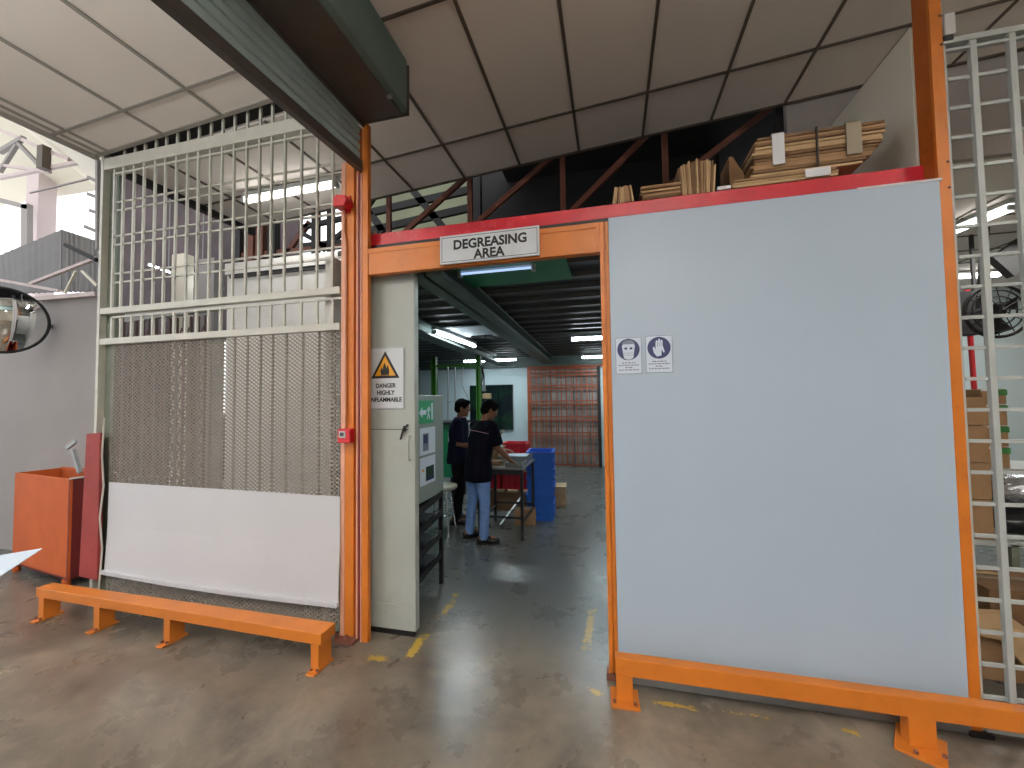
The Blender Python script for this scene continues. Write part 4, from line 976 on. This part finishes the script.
tag(MB().bar(wy(503, 431, 2.75), wy(490, 452, 2.75), .008, .17, (0, 1, .2)).build('cardboard_sheet', 'box_pale'), 'tan cardboard sheet propped slanting behind the standing person', 'cardboard')

def crate(label, c, w, d, h, mt, rot=0, group=None, name='plastic_crate'):
    t = thing(name, label, 'crate', c, group); Mr = Matrix.Rotation(rot, 3, 'Z'); c = Vector(c); th = .012; q = MB()
    q.obox(c + Vector((0, 0, .006)), (w - .03, d - .03, .012), Mr)
    for s_ in (-1, 1):
        q.obox(c + Mr @ Vector((s_ * (w - .03) / 2, 0, h / 2)), (th, d - .03, h), Mr); q.obox(c + Mr @ Vector((0, s_ * (d - .03) / 2, h / 2)), (w - .03, th, h), Mr)
    for k in range(5):
        u = -w / 2 + w * (k + .5) / 5; q.obox(c + Mr @ Vector((u, -d / 2 + .008, h * .45)), (.012, .016, h * .8), Mr)
        v = -d / 2 + d * (k + .5) / 5; q.obox(c + Mr @ Vector((w / 2 - .008, v, h * .45)), (.016, .012, h * .8), Mr)
    q.build('body', mt, t)
    q = MB()
    for s_ in (-1, 1):
        q.obox(c + Mr @ Vector((s_ * (w / 2 - .01), 0, h - .012)), (.03, d, .024), Mr); q.obox(c + Mr @ Vector((0, s_ * (d / 2 - .01), h - .012)), (w, .03, .024), Mr)
    q.build('rim', mt, t); return t
cr0 = crate('blue plastic crate, lowest of the tall stack right of the table', (-.97, 3.08, 0), .36, .42, .115, 'blue_plastic', .08, 'stacked blue crates')
words = ['second from the bottom', 'third from the bottom', 'fourth from the bottom', 'fourth from the top', 'third from the top', 'second from the top', 'topmost']
for k, wd in enumerate(words):
    copy_tree(cr0, None, (random.uniform(-.008, .008), random.uniform(-.01, .01), .113 * (k + 1)), 'blue plastic crate, %s of the tall stack right of the table' % wd)
crate('round-shouldered red plastic tub on top of the stacked trays behind the table', (-1.42, 3.52, .806), .36, .3, .16, 'red_plastic', 0)
carton('white and brown carton under the red tub behind the table', (-1.42, 3.52, .545), (.5, .34, .26), 0, 'box_pale')
crate('lower red plastic crate seen between the table legs, left one', (-1.78, 3.5, .30), .34, .4, .24, 'red_plastic', .05, 'red crates behind the table')
crate('lower red plastic crate seen between the table legs, right one', (-1.40, 3.5, .30), .38, .4, .24, 'red_plastic', -.05, 'red crates behind the table')
plt = thing('pallet', 'low pale wooden pallet carrying the red crates', 'pallet', (-1.6, 3.5, 0))
for k in range(5): MB().box(-2.1 + .2 * k, -1.95 + .2 * k, 3.25, 3.75, .27, .30).build('deck_board', 'box_pale', plt)
for yy in (3.27, 3.7): MB().box(-2.1, -1.15, yy, yy + .05, .0, .27).build('bearer', 'box_dark', plt)
carton('brown carton with open top standing on the floor before the blue crates', (-1.12, 2.72, 0), (.27, .16, .2), .15, 'box_brown')
carton('pale carton on the floor behind the blue crates', (-.83, 3.75, 0), (.25, .3, .3), .1, 'box_pale')
tag(MB().bar((-1.40, 2.52, .03), (-1.22, 3.0, .28), .03, .02).build('metal_strut', 'steel'), 'grey metal strut leaning under the work table beside the carton', 'strut')
# stool
st_ = thing('stool', 'chrome-legged stool with beige seat beside the rack', 'stool', (-2.08, 2.35, 0))
MB().tube([(-2.08, 2.3, .50), (-2.08, 2.3, .515), (-2.08, 2.3, .545), (-2.08, 2.3, .555)], 0, 24, rs=[.16, .18, .18, .16]).build('seat', 'pvc_cream', st_, smooth=True)
for k in range(4):
    a_ = PI / 4 + PI / 2 * k; MB().tube([(-2.08 + .09 * math.cos(a_), 2.3 + .09 * math.sin(a_), .50), (-2.08 + .17 * math.cos(a_), 2.3 + .17 * math.sin(a_), 0)], .012, 8).build('leg', 'chrome', st_, smooth=True)
MB().tube([(-2.08 + .145 * math.cos(2 * PI * i / 24), 2.3 + .145 * math.sin(2 * PI * i / 24), .2) for i in range(25)], .009, 6, cap=False).build('foot_ring', 'chrome', st_, smooth=True)
# green machine, posts, wires
gm = thing('machine_cabinet', 'green enamelled machine cabinet behind the person at the left', 'machine', (-2.9, 3.7, 0))
MB().box(-3.1, -2.45, 3.6, 4.2, .38, 1.22).build('body', 'green_metal', gm, bev=.01)
MB().box(-2.55, -2.45, 3.59, 3.6, .9, 1.1).build('label_plate', 'sign_paper', gm)
MB().box(-3.15, -2.4, 3.55, 4.25, 1.22, 1.26).build('top_tray', 'black', gm)
for x in (-3.05, -2.5):
    for yy in (3.65, 4.15): MB().box(x - .03, x + .03, yy - .03, yy + .03, 0, .38).build('leg', 'black', gm)
def gpost(label, px, w):
    A = wy(px, 390, 5.0); o = MB(); o.box(A.x - w / 2, A.x - w / 2 + .02, 4.95, 5.05, 0, 2.48); o.box(A.x - w / 2, A.x + w / 2, 5.03, 5.05, 0, 2.48); o.box(A.x + w / 2 - .02, A.x + w / 2, 4.95, 5.05, 0, 2.48)
    return tag(o.build('post', 'green_paint'), label, 'post')
gpost('bright green steel post at the left, above the cabinet', 434.5, .1)
gpost('bright green steel post before the dark window', 479, .09)
tag(MB().bar(wy(430, 366, 5.0), wy(482, 366, 5.0), .05, .05).build('cross_rail', 'green_paint'), 'green rail joining the two green posts near the ceiling', 'rail')
for (pts, lab) in (([(448, 367), (448, 420)], 'thin grey pipe dropping left of the first person'), ([(455, 367), (455, 402), (447, 402)], 'thin hooked pipe dropping above the first person'), ([(463, 367), (462, 385), (468, 398)], 'loose thin cable drooping above the persons'), ([(481, 366), (483, 376), (481, 386)], 'black cable hanging beside the green post')):
    tag(MB().tube([wy(*p, 4.9) for p in pts], .011, 6).build('hanging_cable', 'dark_frame' if 'black' in lab else 'steel', smooth=True), lab, 'cable')
sp = thing('spray_gun', 'small yellowish tool hanging beside the green post', 'tool', tuple(wy(485, 395, 4.8)))
MB().obox(wy(484, 388, 4.8), (.06, .05, .12)).build('nozzle', 'steel', sp); MB().tube([wy(484, 388, 4.8), wy(484, 376, 4.85), wy(482, 366, 4.97)], .012, 6).build('hose', 'black', sp); MB().obox(wy(487, 396, 4.8), (.16, .08, .1)).build('body', 'box_pale', sp, bev=.01); MB().obox(wy(489, 402, 4.8), (.07, .07, .1)).build('grip', 'tape_clear', sp)
tag(MB().box(-5.0, -4.55, 6.2, 6.6, 0, 2.4).build('column', 'shutter_dark'), 'dark grey column at the far left of the inner room', 'column')
MB_ = thing('ceiling_fan_bracket', 'thin metal frame fixed to the ceiling beside the near tube', 'bracket', (-1.9, 3.4, 2.5))
for a, b_ in (((-2.0, 3.2, 2.55), (-1.7, 3.2, 2.55)), ((-1.7, 3.2, 2.55), (-1.7, 3.7, 2.55)), ((-2.0, 3.2, 2.55), (-1.85, 3.7, 2.55)), ((-1.85, 3.7, 2.55), (-1.7, 3.7, 2.55)), ((-1.85, 3.4, 2.55), (-1.85, 3.4, 2.68))):
    MB().tube([a, b_], .012, 6).build('rod', 'dark_frame', MB_)
pc = thing('perforated_lamp_panel', 'pale translucent ceiling sheet above the near fluorescent tube', 'ceiling sheet', (-2.1, 3.2, 2.62))
MB().box(-2.25, -1.62, 2.7, 3.55, 2.60, 2.615).build('sheet', 'inner_wall', pc)

# ---------------------------------------------------- orange lattice gate
lgt = thing('lattice_gate', 'orange welded bar gate in the far wall of the inner room', 'gate', (-1.2, 7.3, 0))
gx0, gx1, gz1 = -1.97, -.26, 2.38
MB().box(gx0 - .06, gx0, 7.36, 7.42, .0, gz1).build('frame_post', 'gate_orange', lgt)
MB().box(gx0 - .06, -.1, 7.36, 7.42, gz1, gz1 + .06).build('frame_top', 'gate_orange', lgt)
k = 0; x = gx0 + .05
while x < gx1:
    MB().box(x - .011, x + .011, 7.30, 7.322, .03, gz1 - .02).build('vertical_bar', 'gate_orange', lgt); x += .1225; k += 1
for z in (.03, .30, .72, .80, 1.1, 1.18, 1.48, 1.56, 1.86, 1.94, 2.18, 2.26, 2.35): MB().box(gx0, gx1, 7.322, 7.34, z - .013, z + .013).build('horizontal_bar', 'gate_orange', lgt)
MB().box(-.33, -.26, 7.28, 7.36, .0, gz1).build('lock_stile', 'dark_frame', lgt)
struct(B(-2.05, -.40, 7.44, 7.46, 0, 2.38).build('door_1', mat('plastic_curtain', (126, 118, 114), .35, var=.5, scale=3)))
q = MB()
xx = -2.03
while xx < -.45: q.box(xx, xx + .17, 7.424, 7.428 + random.uniform(0, .006), .02, 2.36); xx += .19
tag(q.build('strip_curtain', mat('strip_curtain_pvc', (150, 146, 142), .25, var=.35, scale=2.2)), 'cloudy plastic strip curtain hanging behind the orange gate', 'curtain')

# =========================================== right store room contents
lamp('long bright tube pair on the store ceiling seen through the right grille', fz(950, 233, 3.38), fz(1012, 208, 3.38), .03, 'tube_warm', .1, 1, hang=.08)
lamp('lower fluorescent tube farther back seen through the right grille', fz(954, 277, 3.38), fz(998, 275, 3.38), .03, 'tube_warm', .1, 1, hang=.08)
fn = thing('wall_fan', 'black wall fan with wire guard seen through the right grille', 'fan', tuple(wy(992, 312, 3.0)))
fc = wy(992, 312, 3.0)
for r_ in (.28, .22, .15, .08):
    MB().tube([fc + Vector((math.cos(2 * PI * i / 32) * r_, -.06 - .05 * (1 - r_ / .28), math.sin(2 * PI * i / 32) * r_)) for i in range(33)], .008 if r_ < .28 else .018, 6, cap=False).build('guard_ring', 'black', fn, smooth=True)
for i in range(12):
    a_ = 2 * PI * i / 12; MB().tube([fc + Vector((0, -.12, 0)), fc + Vector((math.cos(a_) * .28, -.06, math.sin(a_) * .28))], .005, 5).build('guard_wire', 'black', fn)
MB().tube([fc + Vector((0, -.08, 0)), fc + Vector((0, .18, 0))], .07, 16).build('motor', 'black', fn, smooth=True)
for i in range(4):
    a_ = 2 * PI * i / 4 + .4; d_ = Vector((math.cos(a_), 0, math.sin(a_))); e_ = Vector((-math.sin(a_), 0, math.cos(a_)))
    MB().add([fc + d_ * .05 - e_ * .03, fc + d_ * .24 - e_ * .07 + Vector((0, .03, 0)), fc + d_ * .24 + e_ * .06 - Vector((0, .03, 0)), fc + d_ * .05 + e_ * .03,
              fc + d_ * .05 - e_ * .03 + Vector((0, .006, 0)), fc + d_ * .24 - e_ * .07 + Vector((0, .036, 0)), fc + d_ * .24 + e_ * .06 - Vector((0, .024, 0)), fc + d_ * .05 + e_ * .03 + Vector((0, .006, 0))],
             [(0, 1, 2, 3), (7, 6, 5, 4), (0, 4, 5, 1), (1, 5, 6, 2), (2, 6, 7, 3), (3, 7, 4, 0)]).build('blade', 'black', fn)
MB().bar(fc + Vector((0, .15, 0)), fc + Vector((.1, .15, 1.0)), .05, .05, (0, 1, 0)).build('arm', 'black', fn)
tag(MB().box(wy(925, 300, 3.3).x, wy(984, 300, 3.3).x, 3.25, 3.5, wy(950, 335, 3.3).z, wy(950, 293, 3.3).z).box(4.1, 4.13, 3.35, 3.38, 2.6, 3.455).build('dark_duct', 'dark_frame'), 'dark duct box beside the black wall fan', 'duct')
tag(MB().tube([wy(967, 290, 3.6), wy(969, 320, 3.6), wy(975, 400, 3.6), wy(977, 430, 3.6)], .026, 8).build('sprinkler_pipe', 'alarm_red', smooth=True), 'thin red pipe coming down below the black fan', 'pipe')
tag(MB().bar(wy(1000, 268, 3.4), wy(1040, 240, 3.4), .3, .1, (0, 1, 0)).build('roof_bracket', 'dark_frame'), 'dark sloping bracket above the fan at the right edge', 'bracket')

sx0 = 2.22
for (z0, h_c, lab) in ((0.62, .26, 'lowest'), (0.885, .245, 'second from the bottom'), (1.135, .245, 'second from the top'), (1.385, .19, 'topmost')):
    carton('brown film-wrapped carton, %s of the left stack behind the grille' % lab, (2.30, 1.2, z0), (.34, .4, h_c), .0, 'box_brown', name='carton', group='film wrapped cartons of the left stack')
xa_, xb_ = wy(984, 440, 1.55).x, wy(1009, 440, 1.55).x
for (z0, h_c, lab) in ((1.02, .16, 'lowest'), (1.185, .16, 'third from the top'), (1.35, .16, 'second from the top'), (1.515, .12, 'topmost')):
    t = carton('brown carton with green band, %s of the right stack' % lab, ((xa_ + xb_) / 2, 1.75, z0), (xb_ - xa_, .4, h_c), .0, 'box_brown', tape='tape_green', group='green banded cartons')
    MB().box(xb_ - .09, xb_ + .004, 1.545, 1.555, z0 + h_c - .05, z0 + h_c - .005).build('green_band', 'tape_green', t)
    MB().box(xa_, xb_ - .1, 1.545, 1.555, z0 + h_c - .015, z0 + h_c + .004).build('white_edge', 'tape_white', t)
sf = thing('shelf_unit', 'grey storage rack carrying the cartons behind the right grille', 'rack', (2.7, 1.5, 0))
MB().box(2.08, 3.5, .98, 1.46, .585, .62).build('shelf', 'grille_white', sf)
sf2 = thing('side_table', 'white-topped stand under the green banded cartons', 'table', (3.0, 1.75, 0))
MB().box(2.6, 3.5, 1.5, 2.0, .98, 1.02).build('table_top', 'grille_white', sf2)
for x in (2.62, 3.47):
    for yy in (1.52, 1.97): MB().bar((x, yy, 0), (x, yy, 1.0), .04, .04, (0, 1, 0)).build('leg', 'grille_green', sf2)
for x in (2.56, 3.47):
    for yy in (1.0, 1.44): MB().bar((x, yy, 0), (x, yy, .6), .04, .04, (0, 1, 0)).build('leg', 'grille_green', sf)
tag(MB().ball((2.80, 1.22, .92), (.26, .16, .12), 20, 12).build('foil_bundle', 'foil', smooth=True), 'crumpled silver film bundle beside the carton stack', 'bundle')
tag(MB().ball((2.80, 1.22, .71), (.28, .18, .09), 18, 10).build('rubbish_bag', 'bag_black', smooth=True), 'black plastic bag under the silver bundle', 'bag')
def cardsheet(label, pts, mt='box_brown', d=(0, .03, .0)):
    q = MB(); d = Vector(d); n = len(pts); a = [Vector(p) for p in pts]
    q.add(a + [p + d for p in a], [tuple(range(n))[::-1], tuple(range(n, 2 * n))] + [(i, (i + 1) % n, n + (i + 1) % n, n + i) for i in range(n)])
    return tag(q.build('cardboard_sheet', mt), label, 'cardboard')
cardsheet('tan cardboard sheet sagging over the lower boxes behind the right grille', [wy(962, 572, .75), wy(1000, 575, .75), wy(1050, 606, .75), wy(1050, 600, .95), wy(1000, 568, .98), wy(962, 566, .98)], 'box_pale', (0, 0, .012))
carton('dark brown open carton low behind the right grille', (2.30, .73, .25), (.42, .4, .22), 0, 'box_dark')
carton('wide brown carton at the floor behind the right grille', (2.33, .70, 0), (.7, .5, .245), 0, 'box_brown')
cardsheet('tan cardboard sheet leaning in front of the lowest carton', [wy(960, 632, .4), wy(1000, 640, .4), wy(1040, 684, .38), wy(1040, 640, .45), wy(1000, 612, .5), wy(962, 610, .5)], 'box_pale', (0, 0, .012))

# ================================================================ lights
def area(name, loc, rot, sx, sy, power, color=(1, 1, 1)):
    l = bpy.data.lights.new(name, 'AREA'); l.shape = 'RECTANGLE'; l.size = sx; l.size_y = sy; l.energy = power; l.color = color
    o = bpy.data.objects.new(name, l); C.objects.link(o); o.location = loc; o.rotation_euler = rot; return o
# added unseen twin-tube fixtures behind the camera; upward lights are fill for the ceiling
for (x, y, tx) in ((.5, -3.6, 'first added fluorescent fitting, unseen behind the viewer'), (4.6, -3.2, 'added fluorescent fitting, unseen behind the viewer at the right'), (.5, -5.6, 'second added fluorescent fitting, unseen behind the viewer, near the back wall'), (-3.0, -3.0, 'added fluorescent fitting, unseen behind the viewer beyond the raised shutter')):
    zc_ = ceil_z(x) - .6
    lamp(tx, (x - .6, y, zc_), (x + .6, y, zc_), .02, 'tube_warm', .1, 2, hang=.56)
    area('hall_fill_light', (x, y, zc_ - .05), (0, 0, 0), 1.2, .2, (39 if x < 3 else 18) if x > -2 else 8, (1, .98, .96)); area('ceiling_fill_light', (x, y, zc_ + .1), (PI, 0, 0), 1.2, .2, 200, (1, .98, .95))
for (x, y, p) in ((-2.25, 3.2, 14), (-3.0, 6.4, 9), (-2.3, 6.4, 8), (-.1, 3.8, 14), (-.1, 6.5, 12), (-.8, .5, 3)):
    area('inner_lamp_light', (x, y, 2.48), (0, 0, 0), .9 if x > -2 or y > 6 else .2, .12 if x > -2 or y > 6 else 1.2, p * 1.8, (.80, .96, 1))
area('store_lamp_light', (4.2, 3.0, 3.3), (0, 0, 0), 1.2, .3, 40, (1, 1, .96))
area('store_lamp_light', (5.2, 4.8, 3.3), (0, 0, 0), 1.2, .3, 40, (1, 1, .96))
area('corridor_lamp_light', (-2.9, .75, 3.55), (0, 0, 0), 1.0, .12, 14, (1, 1, 1))
# overcast daylight entering from the open yard
wd = bpy.data.worlds.new('sky'); bpy.context.scene.world = wd; wd.use_nodes = True; nt = wd.node_tree
bg = nt.nodes['Background']; bg.inputs['Color'].default_value = (.95, .97, 1, 1); bg.inputs['Strength'].default_value = 1.9
vs_ = bpy.context.scene.view_settings
vs_.view_transform = 'Standard'; vs_.look = 'None'; vs_.exposure = -.14; vs_.gamma = 1; vs_.use_curve_mapping = False
